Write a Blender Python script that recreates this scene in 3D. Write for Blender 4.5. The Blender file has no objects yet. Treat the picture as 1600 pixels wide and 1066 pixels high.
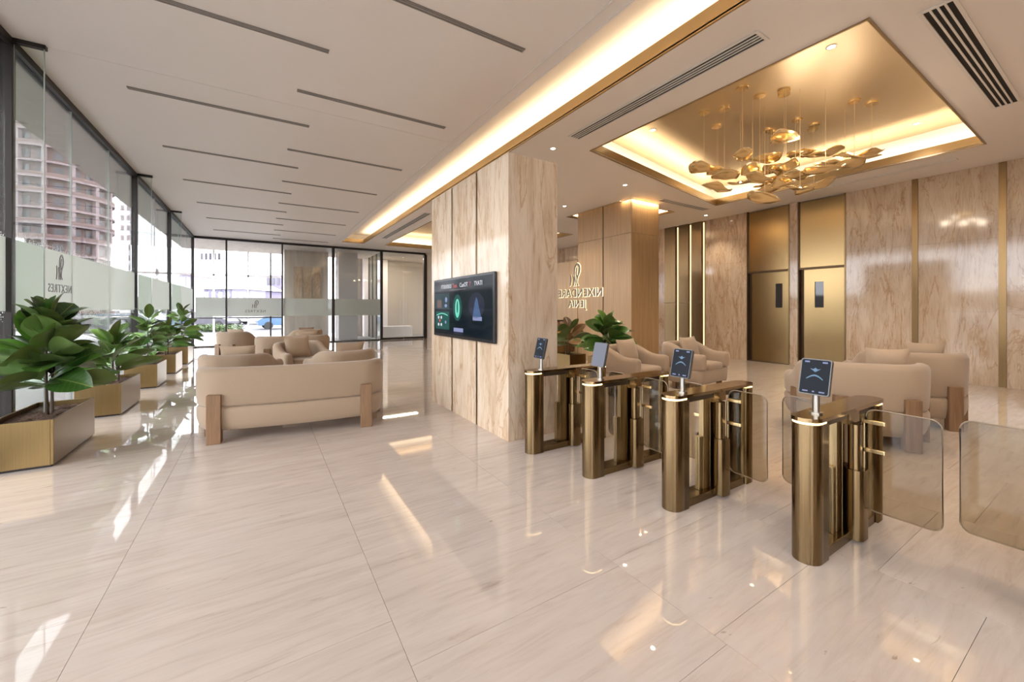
import bpy, bmesh, math, random
from mathutils import Vector, Matrix, Euler
from mathutils.geometry import tessellate_polygon
R = random.Random(7)
PI = math.pi
SC = bpy.context.scene
COL = SC.collection

# ------------------------------------------------------------------ camera, world, exposure
HC = 4.4175                      # ceiling height
EYE = 1.55
YAW = math.atan2(392, 626.0)
cd = bpy.data.cameras.new('camera')
cam = bpy.data.objects.new('camera', cd)
COL.objects.link(cam)
cam.location = (0, 0, EYE)
cam.rotation_euler = (PI / 2, 0, -YAW)
cd.sensor_width = 36.0
cd.sensor_fit = 'HORIZONTAL'
cd.lens = 626.0 / 1600 * 36
cd.shift_y = -51.0 / 1600
cd.clip_start = 0.05
cd.clip_end = 2000
SC.camera = cam

w = bpy.data.worlds.new('overcast_sky')
SC.world = w
w.use_nodes = True
bg = w.node_tree.nodes['Background']
bg.inputs['Color'].default_value = (0.93, 0.93, 1.0, 1)
bg.inputs['Strength'].default_value = 5.7

SC.view_settings.view_transform = 'Standard'
SC.view_settings.look = 'None'
SC.view_settings.gamma = 1.0
SC.view_settings.use_curve_mapping = False
SC.view_settings.exposure = 0.90
SC.cycles.use_denoising = True
SC.cycles.max_bounces = 10
SC.cycles.diffuse_bounces = 5
SC.cycles.glossy_bounces = 4
SC.cycles.transparent_max_bounces = 32
SC.cycles.sample_clamp_indirect = 6.0
SC.cycles.caustics_reflective = False
SC.cycles.caustics_refractive = False

SPOT_W = 72.0                    # downlight power
COVE_W = 10.0                    # cove strip power per metre
WARM = (1.0, 0.84, 0.64)
COVEC = (1.0, 0.77, 0.48)


# ------------------------------------------------------------------ materials
def mat(name, color=(0.8, 0.8, 0.8), rough=0.5, metal=0.0, **kw):
    m = bpy.data.materials.new(name)
    m.use_nodes = True
    b = m.node_tree.nodes['Principled BSDF']
    b.inputs['Base Color'].default_value = (*color, 1)
    b.inputs['Roughness'].default_value = rough
    b.inputs['Metallic'].default_value = metal
    for k, v in kw.items():
        b.inputs[k.replace('_', ' ')].default_value = v
    return m


def nd(m, typ, **kw):
    n = m.node_tree.nodes.new(typ)
    for k, v in kw.items():
        setattr(n, k, v)
    return n


def lk(m, a, b):
    m.node_tree.links.new(a, b)


def ramp(m, fac, stops):
    r = nd(m, 'ShaderNodeValToRGB')
    el = r.color_ramp.elements
    while len(el) < len(stops):
        el.new(0.5)
    for e, (p, c) in zip(el, stops):
        e.position = p
        e.color = (*c, 1)
    lk(m, fac, r.inputs[0])
    return r.outputs[0]


def coords(m, scale=(1, 1, 1), rot=(0, 0, 0), kind='Object', jitter=0.0):
    t = nd(m, 'ShaderNodeTexCoord')
    mp = nd(m, 'ShaderNodeMapping')
    mp.inputs['Scale'].default_value = scale
    mp.inputs['Rotation'].default_value = rot
    src = t.outputs[kind]
    if jitter:
        oi = nd(m, 'ShaderNodeObjectInfo')
        mu = nd(m, 'ShaderNodeVectorMath', operation='SCALE')
        cx = nd(m, 'ShaderNodeCombineXYZ')
        for i in range(3):
            lk(m, oi.outputs['Random'], cx.inputs[i])
        lk(m, cx.outputs[0], mu.inputs[0])
        mu.inputs['Scale'].default_value = jitter
        ad = nd(m, 'ShaderNodeVectorMath', operation='ADD')
        lk(m, src, ad.inputs[0])
        lk(m, mu.outputs[0], ad.inputs[1])
        src = ad.outputs[0]
    lk(m, src, mp.inputs[0])
    return mp.outputs[0]


def noise(m, vec, scale, detail=4.0, rough=0.55, dist=0.0):
    n = nd(m, 'ShaderNodeTexNoise')
    n.inputs['Scale'].default_value = scale
    n.inputs['Detail'].default_value = detail
    n.inputs['Roughness'].default_value = rough
    n.inputs['Distortion'].default_value = dist
    lk(m, vec, n.inputs['Vector'])
    return n.outputs['Fac']


def bump(m, fac, strength, dist=0.01):
    b = nd(m, 'ShaderNodeBump')
    b.inputs['Strength'].default_value = strength
    b.inputs['Distance'].default_value = dist
    lk(m, fac, b.inputs['Height'])
    lk(m, b.outputs[0], m.node_tree.nodes['Principled BSDF'].inputs['Normal'])


def base(m, sock):
    lk(m, sock, m.node_tree.nodes['Principled BSDF'].inputs['Base Color'])


def mix(m, fac, a, b, blend='MIX'):
    n = nd(m, 'ShaderNodeMix', data_type='RGBA', blend_type=blend)
    for sock, v in ((n.inputs[0], fac), (n.inputs[6], a), (n.inputs[7], b)):
        if hasattr(v, 'is_linked'):
            lk(m, v, sock)
        elif isinstance(v, (int, float)):
            sock.default_value = v
        else:
            sock.default_value = (*v, 1)
    return n.outputs[2]


def marble(name, ang):
    m = mat(name, rough=0.025, Specular_IOR_Level=0.75)
    f = noise(m, coords(m, (2.0, 19.0, 1.0), (0, 0, ang), jitter=17.0), 1.0, 8, 0.66, 0.7)
    veins = ramp(m, f, [(0.24, (0.44, 0.345, 0.29)), (0.36, (0.56, 0.472, 0.405)), (0.50, (0.612, 0.525, 0.46)), (0.75, (0.645, 0.562, 0.50))])
    f2 = noise(m, coords(m, (0.9, 3.6, 1), (0, 0, ang), jitter=29.0), 1.1, 5, 0.6, 0.9)
    cloud = ramp(m, f2, [(0.3, (0.885, 0.87, 0.86)), (0.7, (1, 1, 1))])
    f3 = noise(m, coords(m, (1.5, 8.0, 1), (0, 0, ang), jitter=7.0), 1.6, 4, 0.6, 1.2)
    fleck = ramp(m, f3, [(0.262, (0.60, 0.50, 0.44)), (0.30, (1, 1, 1))])
    base(m, mix(m, 1.0, mix(m, 1.0, veins, cloud, 'MULTIPLY'), fleck, 'MULTIPLY'))
    return m


def stone(name, tint=1.0):
    m = mat(name, rough=0.09, Specular_IOR_Level=0.5)
    f = noise(m, coords(m, (2.8, 2.8, 0.60)), 1.0, 10, 0.66, 1.3)
    a = ramp(m, f, [(0.28, (0.40, 0.285, 0.185)), (0.40, (0.53, 0.405, 0.29)), (0.52, (0.60, 0.48, 0.36)), (0.70, (0.655, 0.55, 0.435))])
    f2 = noise(m, coords(m, (30, 30, 2.2)), 1.2, 6, 0.65, 1.0)
    b = ramp(m, f2, [(0.30, (0.80, 0.745, 0.69)), (0.50, (1, 1, 1))])
    f3 = noise(m, coords(m, (1.6, 1.6, 0.32)), 1.0, 8, 0.62, 2.0)
    c = ramp(m, f3, [(0.468, (1, 1, 1)), (0.492, (0.74, 0.63, 0.52)), (0.512, (1.0, 0.98, 0.95)), (0.56, (0.93, 0.90, 0.86)), (0.60, (1, 1, 1))])
    base(m, mix(m, 1.0, mix(m, 1.0, a, b, 'MULTIPLY'), c, 'MULTIPLY'))
    return m


def brushed(name, color, rough, axis='z', amount=0.35):
    m = mat(name, color, rough, 1.0)
    s = {'z': (260, 260, 1.2), 'x': (1.2, 260, 260), 'y': (260, 1.2, 260)}[axis]
    f = noise(m, coords(m, s), 1.0, 3, 0.6)
    dark = tuple(c * (1 - amount) for c in color)
    base(m, ramp(m, f, [(0.3, dark), (0.7, color)]))
    rr = nd(m, 'ShaderNodeMapRange')
    rr.inputs[3].default_value = rough * 0.75
    rr.inputs[4].default_value = rough * 1.3
    lk(m, f, rr.inputs[0])
    lk(m, rr.outputs[0], m.node_tree.nodes['Principled BSDF'].inputs['Roughness'])
    return m


def wood(name, dark, light, scale=(14, 14, 0.8), rough=0.4):
    m = mat(name, light, rough)
    f = noise(m, coords(m, scale, jitter=5.0), 1.6, 6, 0.65, 0.4)
    base(m, ramp(m, f, [(0.3, dark), (0.65, light)]))
    return m


def glass(name, tint=(1, 1, 1), refl=1.0, dens=0.0):
    m = bpy.data.materials.new(name)
    m.use_nodes = True
    nt = m.node_tree
    nt.nodes.clear()
    out = nd(m, 'ShaderNodeOutputMaterial')
    tr = nd(m, 'ShaderNodeBsdfTransparent')
    tr.inputs[0].default_value = (*tint, 1)
    gl = nd(m, 'ShaderNodeBsdfGlossy')
    gl.inputs['Roughness'].default_value = 0.0
    fr = nd(m, 'ShaderNodeFresnel')
    fr.inputs[0].default_value = 1.45
    ml = nd(m, 'ShaderNodeMath', operation='MULTIPLY')
    ml.inputs[1].default_value = refl
    lk(m, fr.outputs[0], ml.inputs[0])
    mx = nd(m, 'ShaderNodeMixShader')
    lk(m, ml.outputs[0], mx.inputs[0])
    lk(m, tr.outputs[0], mx.inputs[1])
    lk(m, gl.outputs[0], mx.inputs[2])
    lk(m, mx.outputs[0], out.inputs[0])
    return m


def frosted(name, color, alpha):
    m = bpy.data.materials.new(name)
    m.use_nodes = True
    nt = m.node_tree
    nt.nodes.clear()
    out = nd(m, 'ShaderNodeOutputMaterial')
    tr = nd(m, 'ShaderNodeBsdfTransparent')
    di = nd(m, 'ShaderNodeBsdfDiffuse')
    tl = nd(m, 'ShaderNodeBsdfTranslucent')
    di.inputs[0].default_value = (*color, 1)
    tl.inputs[0].default_value = (*color, 1)
    a = nd(m, 'ShaderNodeMixShader')
    a.inputs[0].default_value = 0.5
    lk(m, di.outputs[0], a.inputs[1])
    lk(m, tl.outputs[0], a.inputs[2])
    b = nd(m, 'ShaderNodeMixShader')
    b.inputs[0].default_value = alpha
    lk(m, tr.outputs[0], b.inputs[1])
    lk(m, a.outputs[0], b.inputs[2])
    lk(m, b.outputs[0], out.inputs[0])
    return m


def glow(name, color, strength):
    m = mat(name, (0, 0, 0), 0.5)
    b = m.node_tree.nodes['Principled BSDF']
    b.inputs['Base Color'].default_value = (*[c * 0.08 for c in color], 1)
    b.inputs['Emission Color'].default_value = (*color, 1)
    b.inputs['Emission Strength'].default_value = strength
    b.inputs['Roughness'].default_value = 0.08
    b.inputs['Specular IOR Level'].default_value = 0.06
    return m


def fabric(name, color):
    m = mat(name, color, 0.9, Sheen_Weight=0.25)
    f = noise(m, coords(m, (1, 1, 1)), 260, 2, 0.5)
    base(m, ramp(m, f, [(0.3, tuple(c * 0.86 for c in color)), (0.7, color)]))
    bump(m, f, 0.15, 0.002)
    return m


def leafmat(name, dark, light, vein):
    m = mat(name, light, 0.28, Specular_IOR_Level=0.5)
    t = nd(m, 'ShaderNodeTexCoord')
    sx = nd(m, 'ShaderNodeSeparateXYZ')
    lk(m, t.outputs['Object'], sx.inputs[0])
    ab = nd(m, 'ShaderNodeMath', operation='ABSOLUTE')
    lk(m, sx.outputs[1], ab.inputs[0])
    lt = nd(m, 'ShaderNodeMath', operation='LESS_THAN')
    lk(m, ab.outputs[0], lt.inputs[0])
    lt.inputs[1].default_value = 0.012
    sb = nd(m, 'ShaderNodeMath', operation='MULTIPLY_ADD')
    lk(m, ab.outputs[0], sb.inputs[0])
    sb.inputs[1].default_value = -0.75
    lk(m, sx.outputs[0], sb.inputs[2])
    sn = nd(m, 'ShaderNodeMath', operation='SINE')
    mu = nd(m, 'ShaderNodeMath', operation='MULTIPLY')
    mu.inputs[1].default_value = 62.0
    lk(m, sb.outputs[0], mu.inputs[0])
    lk(m, mu.outputs[0], sn.inputs[0])
    g1 = nd(m, 'ShaderNodeMath', operation='GREATER_THAN')
    lk(m, sn.outputs[0], g1.inputs[0])
    g1.inputs[1].default_value = 0.93
    oi = nd(m, 'ShaderNodeObjectInfo')
    c = ramp(m, oi.outputs['Random'], [(0.0, dark), (0.75, light), (1.0, tuple(min(1, x * 1.5) for x in light))])
    c = mix(m, lt.outputs[0], c, vein)
    g2 = nd(m, 'ShaderNodeMath', operation='MULTIPLY')
    lk(m, g1.outputs[0], g2.inputs[0])
    g2.inputs[1].default_value = 0.35
    c = mix(m, g2.outputs[0], c, vein)
    geo = nd(m, 'ShaderNodeNewGeometry')
    c = mix(m, geo.outputs['Backfacing'], c, (0.13, 0.205, 0.055))
    base(m, c)
    return m


M = {}
VA, VB, VC = -0.17, -0.82, 1.08
M['marble_a'] = marble('polished_marble_a', VA)
M['marble_b'] = marble('polished_marble_b', VB)
M['marble_c'] = marble('polished_marble_c', VC)
M['grout'] = mat('grout', (0.42, 0.35, 0.30), 0.6)
M['stone'] = stone('travertine')
M['plaster'] = mat('ceiling_paint', (0.88, 0.835, 0.79), 0.55)
M['white'] = mat('white_paint', (0.82, 0.79, 0.75), 0.45)
M['champagne'] = brushed('champagne_ceiling', (0.58, 0.47, 0.33), 0.42, 'x', 0.04)
M['brass'] = brushed('brushed_brass', (0.46, 0.345, 0.195), 0.30, 'x', 0.2)
M['bronze'] = brushed('antique_bronze', (0.25, 0.172, 0.088), 0.23, 'z', 0.30)
M['bronze_top'] = mat('polished_bronze', (0.30, 0.21, 0.11), 0.14, 1.0)
M['bronze_dark'] = mat('dark_bronze', (0.07, 0.05, 0.035), 0.4, 0.8)
M['bronze_lite'] = brushed('pale_bronze', (0.36, 0.26, 0.135), 0.28, 'z', 0.2)
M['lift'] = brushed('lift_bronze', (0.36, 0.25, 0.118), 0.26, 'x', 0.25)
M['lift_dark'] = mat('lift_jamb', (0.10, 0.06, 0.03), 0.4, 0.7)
M['panel'] = brushed('panel_bronze', (0.25, 0.165, 0.085), 0.30, 'z', 0.35)
M['strip'] = brushed('bronze_strip', (0.24, 0.155, 0.072), 0.30, 'z', 0.3)
M['cable'] = mat('pale_cable', (0.75, 0.58, 0.36), 0.4, 0.6)
M['gold'] = mat('polished_gold', (0.86, 0.66, 0.36), 0.24, 1.0)
M['planter'] = brushed('planter_brass', (0.29, 0.195, 0.085), 0.33, 'z', 0.18)
M['steel'] = mat('satin_steel', (0.36, 0.345, 0.32), 0.3, 1.0)
M['bezel'] = mat('tablet_bezel', (0.11, 0.107, 0.104), 0.4, 0.5)
M['black'] = mat('black_plastic', (0.008, 0.008, 0.010), 0.25)
M['dark'] = mat('dark_metal', (0.035, 0.03, 0.028), 0.45, 0.5)
M['slot'] = mat('slot_grey', (0.30, 0.275, 0.25), 0.6)
M['slot_mid'] = mat('slot_shadow', (0.10, 0.09, 0.08), 0.7)
M['slot_dark'] = mat('slot_black', (0.012, 0.011, 0.010), 0.7)
M['oak'] = wood('oak_veneer', (0.32, 0.19, 0.085), (0.44, 0.285, 0.145), (22, 22, 0.5), 0.42)
M['walnut'] = wood('walnut', (0.15, 0.08, 0.038), (0.25, 0.14, 0.068), (18, 18, 1.2), 0.4)
M['fabric'] = fabric('beige_boucle', (0.375, 0.27, 0.182))
M['pillow'] = fabric('pillow_linen', (0.45, 0.325, 0.22))
M['glass'] = glass('clear_glass', (0.965, 0.98, 0.97), 0.75)
M['fin'] = glass('glass_fin', (0.93, 0.965, 0.945), 0.7)
M['wing'] = glass('bronze_tinted_glass', (0.79, 0.765, 0.705), 0.6)
M['clear'] = glass('turnstile_glass', (0.975, 0.97, 0.955), 0.4)
M['edge'] = mat('glass_edge', (0.42, 0.47, 0.43), 0.2)
M['wing_edge'] = mat('tinted_glass_edge', (0.30, 0.22, 0.15), 0.2)
M['frost'] = frosted('frosted_film', (0.60, 0.62, 0.57), 0.84)
M['ink'] = mat('sign_bronze', (0.10, 0.07, 0.05), 0.35, 0.3)
M['halo'] = glow('halo_light', (1.0, 0.82, 0.50), 1.3)
M['led'] = glow('led_strip', (1.0, 0.72, 0.34), 1.25)
M['ring'] = glow('turnstile_ring', (1.0, 0.72, 0.34), 3.0)
M['lamp'] = glow('lamp_disc', (1.0, 0.93, 0.80), 14.0)
M['bulb'] = glow('petal_bulb', (1.0, 0.86, 0.58), 5.0)
M['soil'] = mat('bark_chips', (0.10, 0.055, 0.035), 0.9)
_f = noise(M['soil'], coords(M['soil']), 40, 3)
base(M['soil'], ramp(M['soil'], _f, [(0.35, (0.03, 0.018, 0.012)), (0.65, (0.20, 0.11, 0.07))]))
M['trunk'] = mat('trunk', (0.09, 0.065, 0.045), 0.8)
M['leaf'] = leafmat('leaf_deep', (0.018, 0.065, 0.010), (0.070, 0.165, 0.022), (0.14, 0.19, 0.05))
M['leaf_b'] = leafmat('leaf_bright', (0.025, 0.095, 0.014), (0.14, 0.26, 0.045), (0.26, 0.34, 0.12))
M['leaf_br'] = leafmat('leaf_russet', (0.06, 0.03, 0.015), (0.17, 0.09, 0.04), (0.25, 0.16, 0.08))
M['paving'] = mat('pale_paving', (0.22, 0.212, 0.205), 0.6)
M['asphalt'] = mat('asphalt', (0.055, 0.053, 0.058), 0.85)
M['tower'] = mat('tower_wall', (0.155, 0.10, 0.092), 0.8)
M['slab'] = mat('tower_slab', (0.29, 0.225, 0.235), 0.8)
M['twin'] = mat('tower_window', (0.06, 0.058, 0.07), 0.15)
M['offwhite'] = mat('far_white', (0.78, 0.76, 0.79), 0.7)
M['lilac'] = mat('far_lilac', (0.15, 0.13, 0.20), 0.7)
M['roof'] = mat('far_roof', (0.13, 0.075, 0.07), 0.8)
M['pier'] = mat('outer_stone', (0.66, 0.59, 0.52), 0.5)
_f = noise(M['pier'], coords(M['pier'], (6, 6, 0.4)), 1.0, 4)
base(M['pier'], ramp(M['pier'], _f, [(0.35, (0.56, 0.49, 0.42)), (0.65, (0.70, 0.63, 0.56))]))
M['lobby'] = mat('lobby_wall', (0.42, 0.375, 0.325), 0.35)
M['car_white'] = mat('car_white', (0.35, 0.345, 0.345), 0.15)
M['car_blue'] = mat('car_blue', (0.07, 0.13, 0.22), 0.15)
M['car_grey'] = mat('car_grey', (0.07, 0.065, 0.08), 0.15)
M['car_glass'] = mat('car_glass', (0.03, 0.03, 0.035), 0.05)
M['tyre'] = mat('tyre', (0.02, 0.02, 0.02), 0.8)
M['hedge'] = mat('hedge_green', (0.06, 0.095, 0.03), 0.7)


# ------------------------------------------------------------------ mesh helpers
class MB:
    def __init__(s):
        s.v, s.f, s.sm = [], [], []

    def add(s, verts, faces, smooth=False):
        k = len(s.v)
        s.v += [tuple(p) for p in verts]
        s.f += [tuple(i + k for i in f) for f in faces]
        s.sm += [smooth] * len(faces)
        return s

    def box(s, x0, y0, z0, x1, y1, z1):
        x0, x1 = min(x0, x1), max(x0, x1)
        y0, y1 = min(y0, y1), max(y0, y1)
        z0, z1 = min(z0, z1), max(z0, z1)
        return s.add([(x0, y0, z0), (x1, y0, z0), (x1, y1, z0), (x0, y1, z0), (x0, y0, z1), (x1, y0, z1), (x1, y1, z1), (x0, y1, z1)],
                     [(0, 3, 2, 1), (4, 5, 6, 7), (0, 1, 5, 4), (1, 2, 6, 5), (2, 3, 7, 6), (3, 0, 4, 7)])

    def prism(s, poly, z0, z1, smooth=False):
        n = len(poly)
        a = sum(poly[i][0] * poly[(i + 1) % n][1] - poly[(i + 1) % n][0] * poly[i][1] for i in range(n))
        if a < 0:
            poly = poly[::-1]
        s.add([(x, y, z0) for x, y in poly] + [(x, y, z1) for x, y in poly],
              [(i, (i + 1) % n, n + (i + 1) % n, n + i) for i in range(n)], smooth)
        s.add([(x, y, z0) for x, y in poly], [tuple(range(n))[::-1]])
        return s.add([(x, y, z1) for x, y in poly], [tuple(range(n))])

    def prism_axis(s, poly, a0, a1, axis):
        """poly in the plane across AXIS ('x': (y,z), 'y': (x,z)), swept from a0 to a1"""
        k = len(s.v)
        t = MB().prism(poly, a0, a1)
        f = {'x': lambda p: (p[2], p[0], p[1]), 'y': lambda p: (p[0], p[2], p[1])}[axis]
        faces = t.f if axis == 'x' else [q[::-1] for q in t.f]
        return s.add([f(p) for p in t.v], faces)

    def cyl(s, cx, cy, z0, z1, r, n=20, r1=None):
        r1 = r if r1 is None else r1
        c = [(math.cos(2 * PI * i / n), math.sin(2 * PI * i / n)) for i in range(n)]
        s.add([(cx + r * a, cy + r * b, z0) for a, b in c] + [(cx + r1 * a, cy + r1 * b, z1) for a, b in c],
              [(i, (i + 1) % n, n + (i + 1) % n, n + i) for i in range(n)], True)
        s.add([(cx + r * a, cy + r * b, z0) for a, b in c], [tuple(range(n))[::-1]])
        return s.add([(cx + r1 * a, cy + r1 * b, z1) for a, b in c], [tuple(range(n))])

    def loft(s, rings, cap=True, closed=True):
        n = len(rings[0])
        vs = [p for r in rings for p in r]
        fs = []
        m = n if closed else n - 1
        for i in range(len(rings) - 1):
            for j in range(m):
                a, b = i * n + j, i * n + (j + 1) % n
                fs.append((a, b, b + n, a + n))
        s.add(vs, fs, True)
        if cap:
            s.add(rings[0], [tuple(range(n))[::-1]])
            s.add(rings[-1], [tuple(range(n))])
        return s

    def tube(s, pts, r, n=8, cap=True):
        pts = [Vector(p) for p in pts]
        rr = r if hasattr(r, '__len__') else [r] * len(pts)
        rings = []
        up = Vector((0, 0, 1))
        for i, p in enumerate(pts):
            d = (pts[min(i + 1, len(pts) - 1)] - pts[max(i - 1, 0)]).normalized()
            u = d.cross(up)
            if u.length < 1e-3:
                u = d.cross(Vector((0, 1, 0)))
            u.normalize()
            v = u.cross(d)
            rings.append([tuple(p + (u * math.cos(2 * PI * k / n) + v * -math.sin(2 * PI * k / n)) * rr[i]) for k in range(n)])
        rings = [r_[::-1] for r_ in rings]
        return s.loft(rings, cap)

    def mesh(s, name, m=None):
        me = bpy.data.meshes.new(name)
        me.from_pydata(s.v, [], s.f)
        me.polygons.foreach_set('use_smooth', s.sm)
        if m:
            me.materials.append(M[m])
        me.update()
        return me


def link(name, data, parent=None, loc=(0, 0, 0), rot=(0, 0, 0)):
    o = bpy.data.objects.new(name, data)
    COL.objects.link(o)
    o.parent = parent
    o.location = loc
    o.rotation_euler = rot
    return o


def ob(name, mb, m, parent=None, loc=(0, 0, 0), rot=(0, 0, 0), bevel=0, seg=2):
    o = link(name, mb.mesh(name, m), parent, loc, rot)
    if bevel:
        b = o.modifiers.new('bevel', 'BEVEL')
        b.width = bevel
        b.segments = seg
        b.limit_method = 'ANGLE'
        b.angle_limit = math.radians(40)
    return o


def bx(name, m, parent, *c, bevel=0, loc=(0, 0, 0), rot=(0, 0, 0)):
    return ob(name, MB().box(*c), m, parent, loc, rot, bevel)


def thing(name, label, cat, loc=(0, 0, 0), rz=0.0, group=None):
    o = link(name, None, None, loc, (0, 0, rz))
    return tag(o, label, cat, group)


def tag(o, label, cat, group=None):
    o['label'] = label
    o['category'] = cat
    if group:
        o['group'] = group
    return o


def struct(name, label=None, cat=None, mesh=None, loc=(0, 0, 0)):
    o = link(name, mesh, None, loc)
    o['kind'] = 'structure'
    if label:
        o['label'] = label
        o['category'] = cat
    return o


def dup(root, loc, rz=None, label=None):
    r = root.copy()
    COL.objects.link(r)
    r.location = loc
    if rz is not None:
        r.rotation_euler = (0, 0, rz)
    if label:
        r['label'] = label
    for ch in list(root.children):
        c = ch.copy()
        COL.objects.link(c)
        c.parent = r
        for g in list(ch.children):
            d = g.copy()
            COL.objects.link(d)
            d.parent = c
    return r


def stadium(x0, x1, hw, n=10, front=True, back=True):
    """outline along x with rounded ends, half width hw"""
    p = []
    if front:
        p += [(x0 + hw + hw * math.cos(a), hw * math.sin(a)) for a in [PI / 2 + PI * i / n for i in range(n + 1)]]
    else:
        p += [(x0, hw), (x0, -hw)]
    if back:
        p += [(x1 - hw + hw * math.cos(a), hw * math.sin(a)) for a in [-PI / 2 + PI * i / n for i in range(n + 1)]]
    else:
        p += [(x1, -hw), (x1, hw)]
    return p


def rrect(x0, y0, x1, y1, r, n=5):
    p = []
    for cx, cy, a0 in ((x1 - r, y1 - r, 0), (x0 + r, y1 - r, PI / 2), (x0 + r, y0 + r, PI), (x1 - r, y0 + r, 1.5 * PI)):
        p += [(cx + r * math.cos(a0 + PI / 2 * i / n), cy + r * math.sin(a0 + PI / 2 * i / n)) for i in range(n + 1)]
    return p


def ringstrip(path, wid, y0, y1):
    """flat ribbon stroke in the (x,z) plane, extruded along y from y0 to y1"""
    mb = MB()
    L = []
    for i, (x, z) in enumerate(path):
        a = path[max(i - 1, 0)]
        b = path[min(i + 1, len(path) - 1)]
        dx, dz = b[0] - a[0], b[1] - a[1]
        l = math.hypot(dx, dz) or 1
        nx, nz = -dz / l, dx / l
        ww = wid(i / (len(path) - 1)) / 2
        L.append([(x + nx * ww, y0, z + nz * ww), (x - nx * ww, y0, z - nz * ww), (x - nx * ww, y1, z - nz * ww), (x + nx * ww, y1, z + nz * ww)])
    mb.loft(L)
    mb.sm = [False] * len(mb.sm)
    return mb


def spline(pts, n=6):
    out = []
    P = [pts[0]] + list(pts) + [pts[-1]]
    for i in range(1, len(P) - 2):
        for k in range(n):
            t = k / n
            a, b, c, d = P[i - 1], P[i], P[i + 1], P[i + 2]
            out.append(tuple(0.5 * ((2 * b[j]) + (-a[j] + c[j]) * t + (2 * a[j] - 5 * b[j] + 4 * c[j] - d[j]) * t * t + (-a[j] + 3 * b[j] - 3 * c[j] + d[j]) * t ** 3) for j in range(len(b))))
    out.append(tuple(pts[-1]))
    return out


def textmesh(body, size, depth, spacing=1.0):
    """mesh data of a line of text centred on x, standing in the xz plane"""
    c = bpy.data.curves.new('text', 'FONT')
    c.body = body
    c.size = size
    c.extrude = depth / 2
    c.align_x = 'CENTER'
    c.space_character = spacing
    c.resolution_u = 3
    o = bpy.data.objects.new('text', c)
    COL.objects.link(o)
    dg = bpy.context.evaluated_depsgraph_get()
    me = bpy.data.meshes.new_from_object(o.evaluated_get(dg))
    bpy.data.objects.remove(o)
    me.transform(Matrix.Rotation(PI / 2, 4, 'X'))
    return me


def lamp_area(name, loc, rot, sx, sy, power, color, parent=None):
    l = bpy.data.lights.new(name, 'AREA')
    l.shape = 'RECTANGLE'
    l.size, l.size_y = sx, sy
    l.energy = power
    l.color = color
    return link(name, l, parent, loc, rot)


# ------------------------------------------------------------------ floor
XW, XR, YG = -2.28, 12.30, 20.05
YB = -4.0
floor = struct('floor')
bx('screed', 'grout', floor, XW - 0.1, YB, -0.30, XR + 0.6, YG + 0.2, -0.014)
TX, TY = 1.27, 0.66
TILE = {q: MB().box(0.001, 0.001, -0.014, TX - 0.001, TY - 0.001, 0).mesh('tile', 'marble_' + q) for q in 'abc'}


def vein(i, k):
    if i < 3:
        return 'a'
    if i < 5:
        return 'ba'[(k // 2 + i) % 2]
    return 'bc'[(k // 2 + i) % 2]


X0 = 0.55 - 3 * TX
for i in range(13):
    off = [0.24, 0.0, 0.48, 0.18][i % 4]
    x = X0 + i * TX
    if x > XR:
        continue
    for k in range(-2, 21):
        y = 0.2 + off + k * TY
        x_l, x_r = max(x, XW), min(x + TX, XR)
        if x < XW or x + TX > XR:
            mbt = MB().box(x_l + 0.001, y + 0.001, -0.014, x_r - 0.001, y + TY - 0.001, 0)
            ob('tile', mbt, 'marble_' + vein(i, k), floor)
            continue
        link('tile', TILE[vein(i, k)], floor, (x, y, 0))
fb = MB()
fs = MB()
for i in range(13):
    off = [0.24, 0.0, 0.48, 0.18][i % 4]
    x = X0 + i * TX
    if x > XR:
        continue
    for k in list(range(-7, -2)) + list(range(21, 31)):
        y = 0.2 + off + k * TY
        (fb if (i + k // 3) % 2 else fs).box(max(x, XW) + 0.001, max(y, YB) + 0.001, -0.014, min(x + TX, XR) - 0.001, min(y + TY, YG + 0.1) - 0.001, 0)
for mbx, mm in ((fb, 'marble_b'), (fs, 'marble_a')):
    o = ob('tile_field', mbx, mm, floor)
    o['kind'] = 'stuff'

# ------------------------------------------------------------------ ceiling
ceil = struct('ceiling')
TR0, TR1, TRE = 2.95, 3.82, 18.45
COFA = [(5.10, 1.50), (10.67, 1.55), (10.72, 6.42), (5.08, 5.40)]
COFB = [(4.76, 11.9), (10.2, 11.9), (10.2, 18.45), (4.76, 18.45)]
COFC = [(8.14, 7.54), (10.37, 7.54), (10.37, 9.71), (8.14, 9.71)]


def ceiling_panel(outer, holes, z=HC, name='ceiling_panel', m='plaster', parent=ceil, t=0.02):
    loops = [[Vector((x, y, 0)) for x, y in outer]] + [[Vector((x, y, 0)) for x, y in h] for h in holes]
    tri = tessellate_polygon(loops)
    pts = [p for l in loops for p in l]
    mb = MB()
    fc = []
    for a, b, c in tri:
        n = (pts[b] - pts[a]).cross(pts[c] - pts[a]).z
        fc.append((a, b, c) if n < 0 else (a, c, b))
    mb.add([(p.x, p.y, z) for p in pts], fc)
    k = 0
    for l in loops:
        n = len(l)
        for i in range(n):
            a, b = l[i], l[(i + 1) % n]
            mb.add([(a.x, a.y, z), (b.x, b.y, z), (b.x, b.y, z + t), (a.x, a.y, z + t)], [(0, 1, 2, 3)])
    mb.add([(p.x, p.y, z + t) for p in pts], [f[::-1] for f in fc])
    return ob(name, mb, m, parent)


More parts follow.
